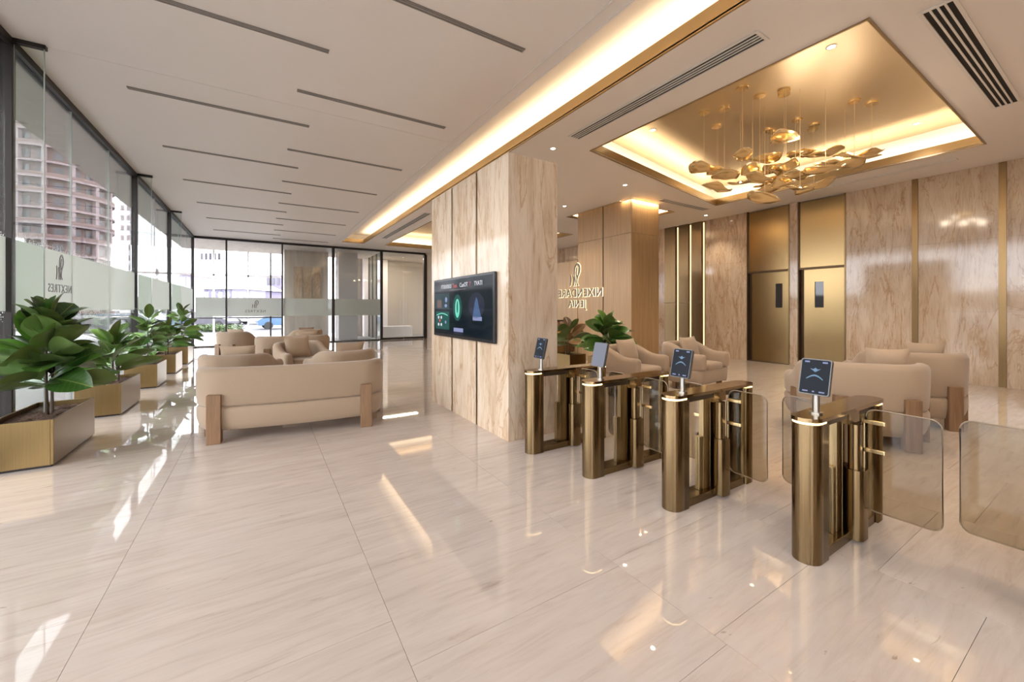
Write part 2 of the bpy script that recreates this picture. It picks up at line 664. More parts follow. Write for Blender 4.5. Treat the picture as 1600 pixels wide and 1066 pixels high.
XL = 2.775
JY = 6.43
rect = lambda x0, y0, x1, y1: [(x0, y0), (x1, y0), (x1, y1), (x0, y1)]
ceiling_panel(rect(XW - 0.05, YB, XL, JY), [])
ceiling_panel(rect(XW - 0.05, JY + 0.008, XL, YG + 0.1), [])
ceiling_panel(rect(XL, YB, XR + 0.5, YG + 0.1), [rect(TR0, YB + 0.5, TR1, TRE), COFA, COFB, COFC])
bx('sky_block_slab', 'plaster', ceil, XW - 0.05, YB, HC + 0.95, XR + 0.6, YG + 0.1, HC + 1.05)  # unseen cap above the ceiling, added to keep sky light out
bx('joint_backing', 'slot', ceil, XW, JY - 0.05, HC + 0.021, XL, JY + 0.06, HC + 0.03)
bx('trim_bead', 'white', ceil, XL - 0.012, YB, HC - 0.012, XL + 0.012, YG, HC - 0.0005)


def cove(poly, brass=(0, 1, 2, 3), lip=0.17, out=0.30, top=0.56, panel='champagne', wall='plaster', lit=(0, 1, 2, 3), power=COVE_W, lights=True):
    """lit recess above a ceiling opening: brass lip, ledge, back wall, panel, and warm strips lying on the ledge"""
    n = len(poly)
    cx = sum(p[0] for p in poly) / n
    cy = sum(p[1] for p in poly) / n

    def grow(d):
        res = []
        for i in range(n):
            a, b, c = Vector(poly[i - 1]), Vector(poly[i]), Vector(poly[(i + 1) % n])
            e1, e2 = (b - a).normalized(), (c - b).normalized()
            n1, n2 = Vector((e1.y, -e1.x)), Vector((e2.y, -e2.x))
            bis = (n1 + n2)
            q = b + bis * (d / (1 + n1.dot(n2)))
            res.append((q.x, q.y))
        return res
    g1, g2 = grow(0.025), grow(out)
    for i in range(n):
        j = (i + 1) % n
        mb = MB().prism([poly[i], poly[j], g1[j], g1[i]], HC - 0.012, HC + lip)
        ob('brass_edge', mb, 'brass' if i in brass else wall, ceil)
        ob('cove_ledge', MB().prism([g1[i], g1[j], g2[j], g2[i]], HC + 0.021, HC + lip * 0.55), wall, ceil)
        g3 = (grow(out + 0.03))
        ob('cove_wall', MB().prism([g2[i], g2[j], g3[j], g3[i]], HC + 0.021, HC + top), wall, ceil)
        if lights and i in lit:
            a, b = Vector(poly[i]), Vector(poly[j])
            L = (b - a).length
            mid = (Vector(g1[i]) + Vector(g1[j])) / 2 * 0.62 + (Vector(g2[i]) + Vector(g2[j])) / 2 * 0.38
            ang = math.atan2((b - a).y, (b - a).x)
            o = lamp_area('cove_strip', (mid.x, mid.y, HC + lip * 0.55 + 0.02), (PI, 0, ang), L * 0.97, 0.05, power * L, COVEC, ceil)
    ob('coffer_panel', MB().prism(grow(out + 0.03), HC + top, HC + top + 0.02), panel, ceil)


cove(rect(TR0, YB + 0.5, TR1, TRE), brass=(1, 2), lip=0.17, out=0.22, top=0.40, panel='plaster', lit=(1, 3), power=COVE_W * 0.22)
cove(COFA, power=COVE_W * 0.52)
cove(COFB, power=COVE_W * 0.6)
cove(COFC, lip=0.06, out=0.2, top=0.40, panel='plaster', power=COVE_W * 0.9)

# ------------------------------------------------------------------ walls
# right wall: stone panels, bronze strips, two lifts, lit bronze panels
wr = struct('wall_right')
bx('backing_wall', 'plaster', wr, XR + 0.30, YB, 0, XR + 0.55, YG + 0.2, HC + 0.9)


def stone_run(y0, y1, splits=(0, 1.48, 2.95, HC), x=XR):
    for a, b in zip(splits, splits[1:]):
        bx('stone_panel', 'stone', wr, x, y0 + 0.002, a + 0.001, x + 0.30, y1 - 0.002, b - 0.001)


def strip(y0, y1, m='strip'):
    bx('bronze_strip', m, wr, XR - 0.012, y0, 0.0, XR + 0.30, y1, HC)


ys = [(-4.0, -1.0), (-1.0, 0.2), (0.3, 1.50)]
for a, b in ys:
    stone_run(a, b)
strip(0.2, 0.3)
strip(1.50, 1.60)
stone_run(1.60, 2.74)
strip(2.74, 2.84)
stone_run(2.84, 4.03)
stone_run(5.08, 5.28)
stone_run(6.42, 7.74)
stone_run(9.30, 11.6)
stone_run(11.6, 14.0)
stone_run(14.0, 16.5)
stone_run(16.5, YG + 0.1)
for a, b in ((8.84, 9.28), (8.34, 8.70), (7.86, 8.22)):
    bx('bronze_panel', 'panel', wr, XR - 0.03, a, 0.0, XR + 0.30, b, 1.74)
    bx('bronze_panel', 'panel', wr, XR - 0.03, a, 1.748, XR + 0.30, b, HC)
for a, b in ((8.70, 8.84), (8.22, 8.34), (7.74, 7.86)):
    bx('bronze_reveal', 'strip', wr, XR + 0.02, a, 0.0, XR + 0.30, b, HC)
    mm = (a + b) / 2
    bx('led_strip', 'led', wr, XR + 0.0, mm - 0.016, 0.12, XR + 0.02, mm + 0.016, HC - 0.05)

# lifts
for n, (ya, yb) in enumerate(((4.03, 5.08), (5.28, 6.42)), 1):
    d = struct('door_%d' % n, ('brushed gold lift door with tall slot window, beside the wide stone panels', 'brushed gold lift door with tall slot window, beside the lit bronze panels')[n - 1], 'lift door')
    bx('transom_panel', 'lift', d, XR + 0.03, ya + 0.03, 2.64, XR + 0.28, yb - 0.03, HC - 0.02)
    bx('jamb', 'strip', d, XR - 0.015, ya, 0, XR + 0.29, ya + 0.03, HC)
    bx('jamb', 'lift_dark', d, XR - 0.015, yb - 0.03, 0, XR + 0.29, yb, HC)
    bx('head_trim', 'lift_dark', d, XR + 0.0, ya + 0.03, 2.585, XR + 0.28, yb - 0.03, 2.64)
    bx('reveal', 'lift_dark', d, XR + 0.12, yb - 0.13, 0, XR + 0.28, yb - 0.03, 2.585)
    wy0, wy1 = (4.56 - 0.05, 4.76 - 0.05) if n == 1 else (5.48, 5.66)
    p = MB()
    fr = (ya + 0.03, yb - 0.13)
    p.box(XR + 0.05, fr[0], 0.01, XR + 0.10, wy0, 2.58)
    p.box(XR + 0.05, wy1, 0.01, XR + 0.10, fr[1], 2.58)
    p.box(XR + 0.05, wy0, 0.01, XR + 0.10, wy1, 1.57)
    p.box(XR + 0.05, wy0, 2.25, XR + 0.10, wy1, 2.58)
    ob('leaf', p, 'lift', d)
    bx('slot_window', 'car_glass', d, XR + 0.075, wy0, 1.57, XR + 0.09, wy1, 2.25)
    bx('sill', 'bronze_dark', d, XR, ya + 0.03, 0.0, XR + 0.28, yb - 0.03, 0.012)

# far wall right of the glazing, and the wall behind the camera
wb = struct('wall_back')
bx('wall_panel', 'stone', wb, 7.95, YG, 0, XR + 0.3, YG + 0.25, HC)
bx('wall_panel', 'white', wb, 7.32, YG - 0.02, 0, 7.62, YG + 0.25, HC)
bx('brass_strip', 'strip', wb, 7.62, YG - 0.03, 0, 7.74, YG + 0.25, HC)
bx('wall_panel', 'white', wb, 7.74, YG - 0.02, 0, 7.95, YG + 0.25, HC)
wf = struct('wall_front')
bx('wall_panel', 'stone', wf, 0.4, YB - 0.25, 0, XR + 0.55, YB, HC + 1)
bx('wall_panel', 'plaster', wf, XW - 0.1, YB - 0.25, HC - 0.3, 0.4, YB, HC + 1)
W5 = struct('added_window_5')  # unseen glazing, added so daylight enters from behind the camera
for k in range(3):
    x = XW + (0.4 - XW) * k / 2
    bx('mullion', 'dark', W5, x - 0.04, YB - 0.15, 0, x + 0.04, YB - 0.05, HC - 0.3)
    if k < 2:
        bx('pane', 'glass', W5, x + 0.042, YB - 0.106, 0, x + (0.4 - XW) / 2 - 0.042, YB - 0.094, HC - 0.3)

# ------------------------------------------------------------------ side glazing
W1 = struct('window_1')
MUL = [-3.9, 1.6, 6.42, 11.47, 15.25, YG - 0.06]


def pane(parent, x, y0, y1, z0, z1):
    bx('pane', 'glass', parent, x - 0.006, y0 + 0.003, z0, x + 0.006, y1 - 0.003, z1)


for y in MUL:
    bx('mullion', 'dark', W1, XW - 0.05, y - 0.04, 0, XW + 0.05, y + 0.04, HC)
bx('head_rail', 'dark', W1, XW - 0.06, YB, HC - 0.085, XW + 0.05, YG, HC - 0.001)
bx('sill_rail', 'dark', W1, XW - 0.06, YB, 0.0, XW + 0.06, YG, 0.05)
for a, b in zip(MUL, MUL[1:]):
    n = max(2, round((b - a) / 1.6))
    for k in range(n):
        y0 = a + 0.04 + (b - a - 0.08) * k / n
        y1 = a + 0.04 + (b - a - 0.08) * (k + 1) / n
        pane(W1, XW, y0, y1, 0.05, HC - 0.085)
        if k:
            bx('pane_joint', 'edge', W1, XW - 0.008, y0 - 0.006, 0.05, XW + 0.008, y0 + 0.006, HC - 0.085)
    # frosted film band
    bx('frosted_band', 'frost', W1, XW + 0.008, a + 0.045, 1.52, XW + 0.010, b - 0.045, 2.30)
    dots = MB()
    rr = random.Random(int(a * 10) + 50)
    cnt = int((b - a) / 0.045)
    for q in range(cnt):
        for e, (zb, s) in enumerate(((2.30, 1), (1.52, -1))):
            for lev in range(5):
                if rr.random() < 0.75 - lev * 0.13:
                    yy = a + 0.06 + (b - a - 0.12) * (q + rr.random() * 0.5) / cnt
                    zz = zb + s * (0.012 + lev * 0.024)
                    h = 0.0075 - lev * 0.0009
                    dots.add([(XW + 0.010, yy - h, zz - h), (XW + 0.010, yy + h, zz - h), (XW + 0.010, yy + h, zz + h), (XW + 0.010, yy - h, zz + h)], [(0, 1, 2, 3)])
    o = ob('frosted_dots', dots, 'frost', W1)
    o['kind'] = 'stuff'
for y in MUL[1:-1]:
    bx('glass_fin', 'fin', W1, XW + 0.055, y - 0.007, 0.06, XW + 0.27, y + 0.007, HC - 0.045)
    bx('fin_edge', 'edge', W1, XW + 0.27, y - 0.008, 0.06, XW + 0.277, y + 0.008, HC - 0.045)
    bx('fin_bracket', 'dark', W1, XW + 0.05, y - 0.03, HC - 0.045, XW + 0.29, y + 0.03, HC - 0.001)


def emblem(scale):
    """three strokes: a tall loop and two stems; local xz plane"""
    S = scale
    paths = [
        spline([(0.02, 0.0), (0.0, 0.25), (-0.06, 0.55), (-0.02, 0.85), (0.14, 1.0), (0.28, 0.86), (0.27, 0.62), (0.14, 0.38), (0.10, 0.16), (0.2, 0.02)]),
        spline([(-0.12, 0.0), (-0.10, 0.25), (-0.16, 0.5)]),
        spline([(0.12, 0.86), (0.06, 0.6), (0.1, 0.4)]),
        spline([(-0.36, 0.0), (-0.30, 0.3), (-0.34, 0.55)]),
    ]
    mb = MB()
    for i, p in enumerate(paths):
        q = ringstrip([(x * S, z * S) for x, z in p], lambda t: S * (0.03 + 0.045 * math.sin(PI * t)), 0, 0.004 + 0.016 * (S > 0.3))
        mb.add(q.v, q.f)
    return mb


def window_logo(parent, word, loc, rz, s, flip):
    ob('window_logo', emblem(0.33 * s), 'ink', parent, loc, (0, 0, rz))
    t = textmesh(word, 0.155 * s, 0.004, 1.2)
    t.transform(Matrix.Scale(-1, 4, (1, 0, 0)))
    t.materials.append(M['ink'])
    return link('window_lettering', t, parent, (loc[0], loc[1], loc[2] - 0.17 * s), (0, 0, rz))


window_logo(W1, 'NEXTRES', (XW + 0.015, 7.72, 1.93), PI / 2, 1.0, True)

# ------------------------------------------------------------------ far glazing and glass door
W2 = struct('window_2')
GX = [-1.2, 0.78, 2.82, 5.0]
bx('head_rail', 'dark', W2, XW, YG - 0.05, HC - 0.09, 7.25, YG + 0.05, HC - 0.001)
bx('sill_rail', 'dark', W2, XW, YG - 0.04, 0.0, 5.0, YG + 0.04, 0.045)
for x in GX:
    hw = 0.055 if x > 2 else 0.03
    bx('mullion', 'dark', W2, x - hw, YG - 0.07, 0, x + hw, YG + 0.07, HC - 0.09)
e = [XW + 0.05] + GX
for a, b in zip(e, e[1:]):
    bx('pane', 'glass', W2, a + 0.03, YG - 0.006, 0.045, b - 0.03, YG + 0.006, HC - 0.09)
    bx('frosted_band', 'frost', W2, a + 0.035, YG - 0.012, 1.22, b - 0.035, YG - 0.0105, 1.99)
window_logo(W2, 'NEXTRES', (-0.2, YG - 0.02, 1.55), 0, 1.0, True)
D3 = struct('door_3', 'tall clear glass entrance door in a dark frame, by the gold wall strip', 'glass door')
bx('jamb', 'dark', D3, 7.14, YG - 0.08, 0, 7.30, YG + 0.08, HC - 0.09)
for a, b in ((5.06, 6.09), (6.11, 7.13)):
    l = bx('leaf', 'glass', D3, a, YG - 0.006, 0.02, b, YG + 0.006, HC - 0.10)
    bx('patch_rail', 'dark', l, a, YG - 0.02, 0.005, b, YG + 0.02, 0.10)
    hx = b - 0.14 if a < 6 else a + 0.14
    ob('door_handle', MB().tube([(hx, YG - 0.05, 0.75), (hx, YG - 0.05, 1.95)], 0.018, 10), 'steel', l)

# ------------------------------------------------------------------ stone pillar with the screen
PX, PY0, PY1, PH = 2.43, 3.96, 6.42, 3.365
PW = struct('wall_pillar', 'freestanding cream travertine pillar carrying the black wall screen', 'pillar')
bx('pillar_core', 'stone', PW, PX + 0.02, PY0 + 0.02, 0, PX + 0.71, PY1 - 0.01, PH - 0.002)
seg = [(PY0, 4.745), (4.80, 5.555), (5.61, PY1)]
for a, b in seg:
    bx('stone_panel', 'stone', PW, PX, a, 0, PX + 0.03, b, PH, bevel=0.002)
for y in (4.745, 5.555):
    bx('bronze_strip', 'strip', PW, PX + 0.008, y, 0, PX + 0.03, y + 0.055, PH)
bx('stone_panel', 'stone', PW, PX + 0.03, PY0, 0, PX + 0.72, PY0 + 0.03, PH, bevel=0.002)
bx('stone_panel', 'stone', PW, PX + 0.70, PY0 + 0.03, 0, PX + 0.73, PY1, PH)

# oak-clad column beyond
OX0, OX1, OY0, OY1 = 8.18, 9.28, 7.20, 9.28
OC = struct('wall_oak_pillar', 'square oak-clad pillar glowing at its top, behind the armchairs', 'pillar')
bx('pillar_core', 'slot_dark', OC, OX0 + 0.02, OY0 + 0.02, 0, OX1 - 0.02, OY1 - 0.02, HC + 0.5)
for z0, z1 in ((0, 3.53), (3.536, HC + 0.5)):
    for y0, y1 in ((OY0 + 0.002, 8.20), (8.24, OY1)):
        bx('veneer_panel', 'oak', OC, OX0, y0, z0, OX0 + 0.03, y1, z1, bevel=0.003)
    bx('veneer_panel', 'oak', OC, OX0 + 0.0302, OY0, z0, OX1, OY0 + 0.03, z1, bevel=0.003)
    bx('veneer_panel', 'oak', OC, OX1 - 0.03, OY0 + 0.031, z0, OX1, OY1, z1)
for px_, py_, an, ln in ((OX0 - 0.05, (OY0 + OY1) / 2, PI / 2, 2.0), ((OX0 + OX1) / 2, OY0 - 0.05, 0, 1.05)):
    lamp_area('head_strip', (px_, py_, HC - 0.006), (0, 0, an), ln, 0.02, 9, COVEC, OC)
# oak sign screen joined to the back of that column, with halo-lit mirrored lettering
SP = thing('sign_panel', 'oak sign panel behind the oak pillar with halo-lit backwards lettering', 'sign', (OX0, 9.3, 0))
bx('panel', 'oak', SP, 0, 0, 0, 0.12, 1.9, 3.02)
bx('panel_edge', 'brass', SP, -0.003, 1.9, 0, 0.123, 1.92, 3.03)


def halo_sign(body, size, y, z, name):
    for dz, m, dep, off in ((0, 'ink', 0.02, -0.055), (0, 'halo', 0.012, -0.03)):
        t = textmesh(body, size, dep, 1.05 if m == 'ink' else 1.05)
        t.transform(Matrix.Scale(-1, 4, (1, 0, 0)))
        if m == 'halo':
            t.transform(Matrix.Diagonal((1.012, 1, 1.10, 1)))
            t.transform(Matrix.Translation((0, 0, -0.04 * size)))
        t.materials.append(M[m])
        link(name if m == 'ink' else name + '_halo', t, SP, (off, y, z), (0, 0, -PI / 2))


SGY = 9.12 - 9.3
halo_sign('NIXENDARE', 0.345, SGY + 0.05, 1.90, 'lettering')
halo_sign('JENIA', 0.31, SGY + 0.15, 1.58, 'lettering')
em = emblem(0.66)
em2 = ob('emblem', em, 'ink', SP, (-0.06, SGY + 0.22, 2.24), (0, 0, -PI / 2))
eh = emblem(0.69)
eh2 = ob('emblem_halo', eh, 'halo', SP, (-0.035, SGY + 0.23, 2.225), (0, 0, -PI / 2))

# ------------------------------------------------------------------ downlights
ORD = ['first', 'second', 'third', 'fourth', 'fifth', 'sixth', 'seventh', 'eighth']
dl_ring = MB()
n = 20
rings = []
for r, z in ((0.062, -0.001), (0.062, -0.008), (0.045, -0.010), (0.040, 0.0)):
    rings.append([(r * math.cos(2 * PI * k / n), -r * math.sin(2 * PI * k / n), z) for k in range(n)])
dl_ring.loft(rings, cap=False)
dl_ring_me = dl_ring.mesh('trim_ring', 'white')
dl_disc_me = MB().cyl(0, 0, -0.006, -0.002, 0.041, 16).mesh('lamp_disc', 'lamp')
spot_data = bpy.data.lights.new('downlight_beam', 'SPOT')
spot_data.energy = SPOT_W
spot_data.color = WARM
spot_data.spot_size = math.radians(95)
spot_data.spot_blend = 0.6
spot_data.shadow_soft_size = 0.05


spot_hi = spot_data.copy()
spot_hi.energy = SPOT_W * 1.7


def downlight(x, y, z, label, beam=None):
    t = thing('downlight', label, 'downlight', (x, y, z), 0, 'recessed downlights')
    link('trim_ring', dl_ring_me, t)
    link('lamp_disc', dl_disc_me, t)
    link('beam', beam or spot_data, t, (0, 0, -0.02))
    return t


ZP = HC + 0.56
DLS = [(4.43, 5.69, HC, 'small round downlight in front of the travertine pillar'),
       (7.16, 6.49, HC, 'small round downlight in the flat ceiling, before the oak pillar corner'),
       (7.2, 8.73, HC, 'small round downlight in the flat ceiling, left of the oak pillar head'),
       (11.6, 7.28, HC, 'small round downlight above the lit bronze panels'),
       (6.2, 11.0, HC, 'small round downlight behind the travertine pillar'),
       (11.5, 11.0, HC, 'small round downlight over the far stone wall'),
       (4.6, 0.3, HC, 'added round fill downlight above the turnstiles, out of frame'),  # from here down: unseen downlights added as fill for the ceiling
       (7.0, 0.0, HC, 'added round fill downlight above the sofas, out of frame'),
       (4.6, -2.0, HC, 'added round fill downlight behind the camera, near the trough'),
       (8.0, -2.4, HC, 'added round fill downlight behind the camera, near the stone wall')]
for x, y, z, l in DLS:
    downlight(x, y, z, l)
import math as _m


def unproj(px, py, z):
    u, v = (px - 800) / 626.0, (482 - py) / 626.0
    f = (math.sin(YAW), math.cos(YAW))
    r = (math.cos(YAW), -math.sin(YAW))
    t = (z - EYE) / v
    return (f[0] + u * r[0]) * t, (f[1] + u * r[1]) * t


COFFER_DL = [(5.85, 1.95, 'bright downlight in the gold coffer panel, nearest corner'), (6.05, 4.85, 'downlight in the gold coffer panel, above the trough side far corner'),
             (9.7, 2.2, 'downlight in the gold coffer panel, on the lift side near the wall'), (9.8, 5.0, 'downlight in the gold coffer panel, behind the petal chandelier')]
for (px, py), (x, y, l) in zip(((1299, 73), (1020, 203), (1432, 193), None or (1235, 262)), COFFER_DL):
    if l.endswith('chandelier'):
        downlight(x, y, ZP, l, spot_hi)
        continue
    x, y = unproj(px, py, ZP)
    downlight(x, y, ZP, l, spot_hi)
for k, (x, y) in enumerate(((5.6, 13.0), (9.3, 13.0), (7.4, 16.5))):
    downlight(x, y, ZP, 'downlight in the far coffer, %s' % ('near corner by the trough', 'near corner by the stone wall', 'by its far edge')[k])

# ------------------------------------------------------------------ ceiling slots
def slot(x0, x1, y, label):
    L = x1 - x0
    t = thing('slot_diffuser', label, 'air diffuser', ((x0 + x1) / 2, y, HC), 0, 'slim diffusers in the left ceiling')
    hw = 0.033
    bx('backing', 'slot_mid', t, -L / 2, -hw, -0.004, L / 2, hw, -0.001)
    for yy in (-hw, hw - 0.012):
        bx('flange', 'slot', t, -L / 2, yy, -0.012, L / 2, yy + 0.012, -0.004)
    bx('blade', 'slot', t, -L / 2 + 0.01, -0.012, -0.011, L / 2 - 0.01, 0.012, -0.004)
    for xx in (-L / 2, L / 2 - 0.012):
        bx('end_cap', 'slot', t, xx, -hw, -0.0122, xx + 0.012, hw, -0.004)


rowA = [4.87, 7.04, 9.25, 11.41, 13.67, 15.83, 18.1]
rowB = [3.70, 5.95, 8.25, 10.37, 12.57, 14.75, 16.97, 19.0]
for k, y in enumerate(rowA):
    slot(-1.47, 0.64, y, 'slim grey ceiling diffuser, window-side row, %s from the camera' % ORD[k])
for k, y in enumerate(rowB):
    slot(0.40, 2.47, y, 'slim grey ceiling diffuser, trough-side row, %s from the camera' % ORD[k])


def grille(name, label, cx, cy, L, W, n, along, dark='slot_dark'):
    t = thing(name, label, 'air grille', (cx, cy, HC), 0 if along == 'x' else PI / 2, 'linear grilles in the right ceiling')
    bx('backing', dark, t, -L / 2, -W / 2, -0.004, L / 2, W / 2, -0.001)
    for s in (-1, 1):
        bx('flange', 'white', t, -L / 2 - 0.03, s * W / 2, -0.014, L / 2 + 0.03, s * (W / 2 + 0.03), -0.001)
        bx('end_flange', 'white', t, s * L / 2, -W / 2, -0.0138, s * (L / 2 + 0.03), W / 2, -0.001)
    p = W / n
    for k in range(1, n):
        y = -W / 2 + k * p
        bx('slat', 'white', t, -L / 2, y - p * 0.17, -0.013, L / 2, y + p * 0.17, -0.004)
    return t


grille('linear_grille', 'long four-slot white grille between the glowing trough and the gold coffer', 4.45, 3.66, 2.95, 0.19, 4, 'y')
grille('linear_grille', 'wide four-slot white grille at the frame corner, outside the coffer', 7.15, 1.08, 3.42, 0.20, 4, 'x')
grille('linear_grille', 'short dark grille between the gold coffer and the oak pillar', 9.92, 6.86, 2.0, 0.16, 3, 'x')
grille('linear_grille', 'long far grille beside the trough, left of the travertine pillar', 4.25, 14.1, 5.1, 0.17, 3, 'y')
grille('linear_grille', 'thin pale slot close to the stone wall above the lifts', 11.3, 3.3, 2.6, 0.09, 2, 'y', 'slot')

# ------------------------------------------------------------------ chandelier
CH = thing('chandelier', 'cluster chandelier of curved gold petals hanging in the gold coffer', 'chandelier', (0, 0, ZP))


def petal_mesh(k):
    r = random.Random(k * 13 + 5)
    N, Q = 18, 5
    a1, a2, wv, ph = r.uniform(0.065, 0.10), r.uniform(0.008, 0.02), r.choice((2, 3)), r.uniform(0, 6)
    mb = MB()
    top, bot = [], []
    for q in range(Q):
        rad = (q / (Q - 1)) * 0.27 + 0.0
        tr, br = [], []
        for j in range(N):
            t = 2 * PI * j / N
            rr = rad * (1 + 0.14 * math.cos(2 * t + ph) + 0.07 * math.cos(3 * t))
            x, y = rr * math.cos(t) * 1.2, rr * math.sin(t) * 0.85
            z = a1 * (rad / 0.27) ** 2 * (0.9 + 0.55 * math.cos(wv * t + ph)) + a2 * (rad / 0.27) ** 3 * math.sin(5 * t)
            tr.append((x, y, z))
            br.append((x, y, z - 0.006))
        top.append(tr)
        bot.append(br)
    mb.loft([b for b in bot] + [t for t in top[::-1]], cap=False)
    return mb.mesh('petal', 'gold')


petals = [petal_mesh(k) for k in range(5)]
bulb_me = MB()
rings = [[(0.028 * math.sin(a) * math.cos(2 * PI * k / 10), -0.028 * math.sin(a) * math.sin(2 * PI * k / 10), 0.03 + 0.028 * math.cos(a)) for k in range(10)] for a in (0.1, 0.7, 1.4, 2.1, 3.0)]
bulb_me.loft(rings)
bulb_me = bulb_me.mesh('bulb', 'bulb')
rose_me = MB().cyl(0, 0, -0.03, -0.001, 0.085, 20).mesh('ceiling_rose', 'gold')
CPTS = [(1100, 268), (1122, 272), (1160, 246), (1192, 252), (1132, 279), (1176, 272), (1208, 268), (1228, 266), (1246, 244), (1285, 243), (1225, 222),
        (1255, 243), (1335, 248), (1320, 262), (1270, 268), (1290, 270), (1120, 297), (1157, 288), (1187, 285), (1205, 288), (1225, 290), (1243, 278), (1272, 295), (1250, 297), (1200, 302), (1195, 316), (1362, 242), (1308, 257)]
rq = random.Random(11)
rose_n = 0
for k, (px, py) in enumerate(CPTS):
    # a plausible distance: petals fill a block under the coffer's middle
    t = 7.0 + 0.8 * math.sin(k * 2.4)
    u, v = (px - 800) / 626.0, (482 - py) / 626.0
    dx = math.sin(YAW) + u * math.cos(YAW)
    dy = math.cos(YAW) - u * math.sin(YAW)
    X, Y, Z = dx * t, dy * t, EYE + v * t
    p = link('petal', petals[k % 5], CH, (X, Y, Z - ZP), (rq.uniform(-0.22, 0.22), rq.uniform(-0.22, 0.22), rq.uniform(0, 6.28)))
    sc = 0.68 if k % 3 == 2 else 0.90
    p.scale = (sc, sc, sc)
    link('bulb', bulb_me, p, (0, 0, 0.01))
    ob('cable', MB().tube([(X, Y, -0.02), (X, Y, Z - ZP)], 0.0032, 5), 'cable', CH)
    if k % 2 == 0:
        link('ceiling_rose', rose_me, CH, (X, Y, 0))
for k in range(5):
    l = bpy.data.lights.new('petal_light', 'POINT')
    l.energy = 6
    l.color = WARM
    l.shadow_soft_size = 0.08
    link('petal_light', l, CH, (7.0 + 0.35 * k, 2.6 + 0.3 * (k % 3), -0.95))

# ------------------------------------------------------------------ television
TV = thing('wall_screen', 'large black flat screen mounted on the travertine pillar', 'screen', (PX, 5.2, 1.56), 0)
bx('housing', 'black', TV, -0.05, -0.99, -0.44, -0.008, 0.99, 0.44, bevel=0.006)
bx('bracket', 'dark', TV, -0.008, -0.4, -0.2, 0.0, 0.4, 0.2)
scr = {}
for nme, c, s in (('bg', (0.006, 0.010, 0.015), 0.7), ('panel', (0.03, 0.05, 0.062), 0.7), ('green', (0.16, 0.62, 0.46), 0.6), ('dgreen', (0.015, 0.07, 0.062), 0.7),
                  ('blue', (0.05, 0.09, 0.19), 0.7), ('dim', (0.02, 0.023, 0.04), 0.7), ('white', (0.8, 0.8, 0.85), 0.45), ('red', (0.6, 0.10, 0.10), 0.5), ('lav', (0.25, 0.28, 0.48), 0.55), ('tan', (0.16, 0.11, 0.10), 0.6)):
    M['scr_' + nme] = glow('screen_' + nme, c, s)
bx('display', 'scr_bg', TV, -0.0515, -0.955, -0.40, -0.05, 0.955, 0.41)


def scr_poly(name, poly, m, layer):
    """flat shape on the display: u runs left to right as seen, v up"""
    t = MB().prism_axis([(-a, b) for a, b in poly], -0.0516 - layer * 0.0006 - 0.0004, -0.0516 - layer * 0.0006 + 0.0003, 'x')
    return ob(name, t, 'scr_' + m, TV)


def ell(cx, cy, a, b, n=20):
    return [(cx + a * math.cos(2 * PI * k / n), cy + b * math.sin(2 * PI * k / n)) for k in range(n)]


rc = lambda a, b, c, d: [(a, b), (c, b), (c, d), (a, d)]
scr_poly('tile_graphic', rc(-0.92, -0.02, -0.36, 0.22), 'panel', 0)
scr_poly('tile_graphic', rc(-0.90, -0.33, -0.36, -0.06), 'dgreen', 0)
scr_poly('tile_graphic', rc(-0.84, -0.00, -0.66, 0.12), 'tan', 1)
scr_poly('tile_graphic', ell(-0.48, 0.12, 0.045, 0.04), 'lav', 1)
scr_poly('tile_graphic', ell(-0.49, 0.03, 0.05, 0.025), 'lav', 1)
for a, b, m in ((-0.78, -0.15, 'white'), (-0.67, -0.15, 'white'), (-0.73, -0.20, 'red'), (-0.78, -0.26, 'white'), (-0.67, -0.26, 'white'), (-0.50, -0.22, 'lav')):
    scr_poly('dot_graphic', ell(a, b, 0.03, 0.024, 12), m, 1)
scr_poly('arc_graphic', [(-0.86 + 0.44 * k / 10, -0.11 + 0.03 * math.sin(PI * k / 10)) for k in range(11)] + [(-0.42 - 0.44 * k / 10, -0.125 + 0.03 * math.sin(PI * k / 10)) for k in range(11)], 'green', 1)
scr_poly('leaf_graphic', ell(-0.07, 0.0, 0.15, 0.19, 24), 'dgreen', 0)
scr_poly('leaf_graphic', ell(-0.07, -0.01, 0.078, 0.135, 24), 'green', 1)
scr_poly('leaf_graphic', ell(-0.07, 0.01, 0.022, 0.09, 16), 'dgreen', 2)
scr_poly('tower_graphic', ell(0.52, 0.03, 0.23, 0.17, 24), 'dim', 0)
scr_poly('tower_graphic', [(0.42, -0.12), (0.66, -0.12), (0.60, 0.0), (0.56, 0.10), (0.52, 0.14), (0.48, 0.06), (0.45, -0.02)], 'blue', 1)
scr_poly('tower_graphic', rc(0.42, -0.17, 0.68, -0.12), 'lav', 0)
scr_poly('caption_graphic', rc(-0.20, -0.345, 0.12, -0.29), 'lav', 1)
scr_poly('caption_graphic', rc(-0.20, -0.38, 0.12, -0.35), 'dim', 1)
scr_poly('rule_graphic', rc(-0.35, 0.255, 0.20, 0.262), 'tan', 1)
for body, u, m, s in (('FTUUUUU', -0.48, 'white', 0.085), ('Tuss', -0.16, 'red', 0.085), ('CaoOT', 0.14, 'white', 0.085), ('T', 0.34, 'red', 0.085), ('TVATI', 0.58, 'white', 0.085)):
    t = textmesh(body, s, 0.002, 1.0)
    t.materials.append(M['scr_' + m])
    link('heading', t, TV, (-0.0525, -u, 0.29), (0, 0, -PI / 2))

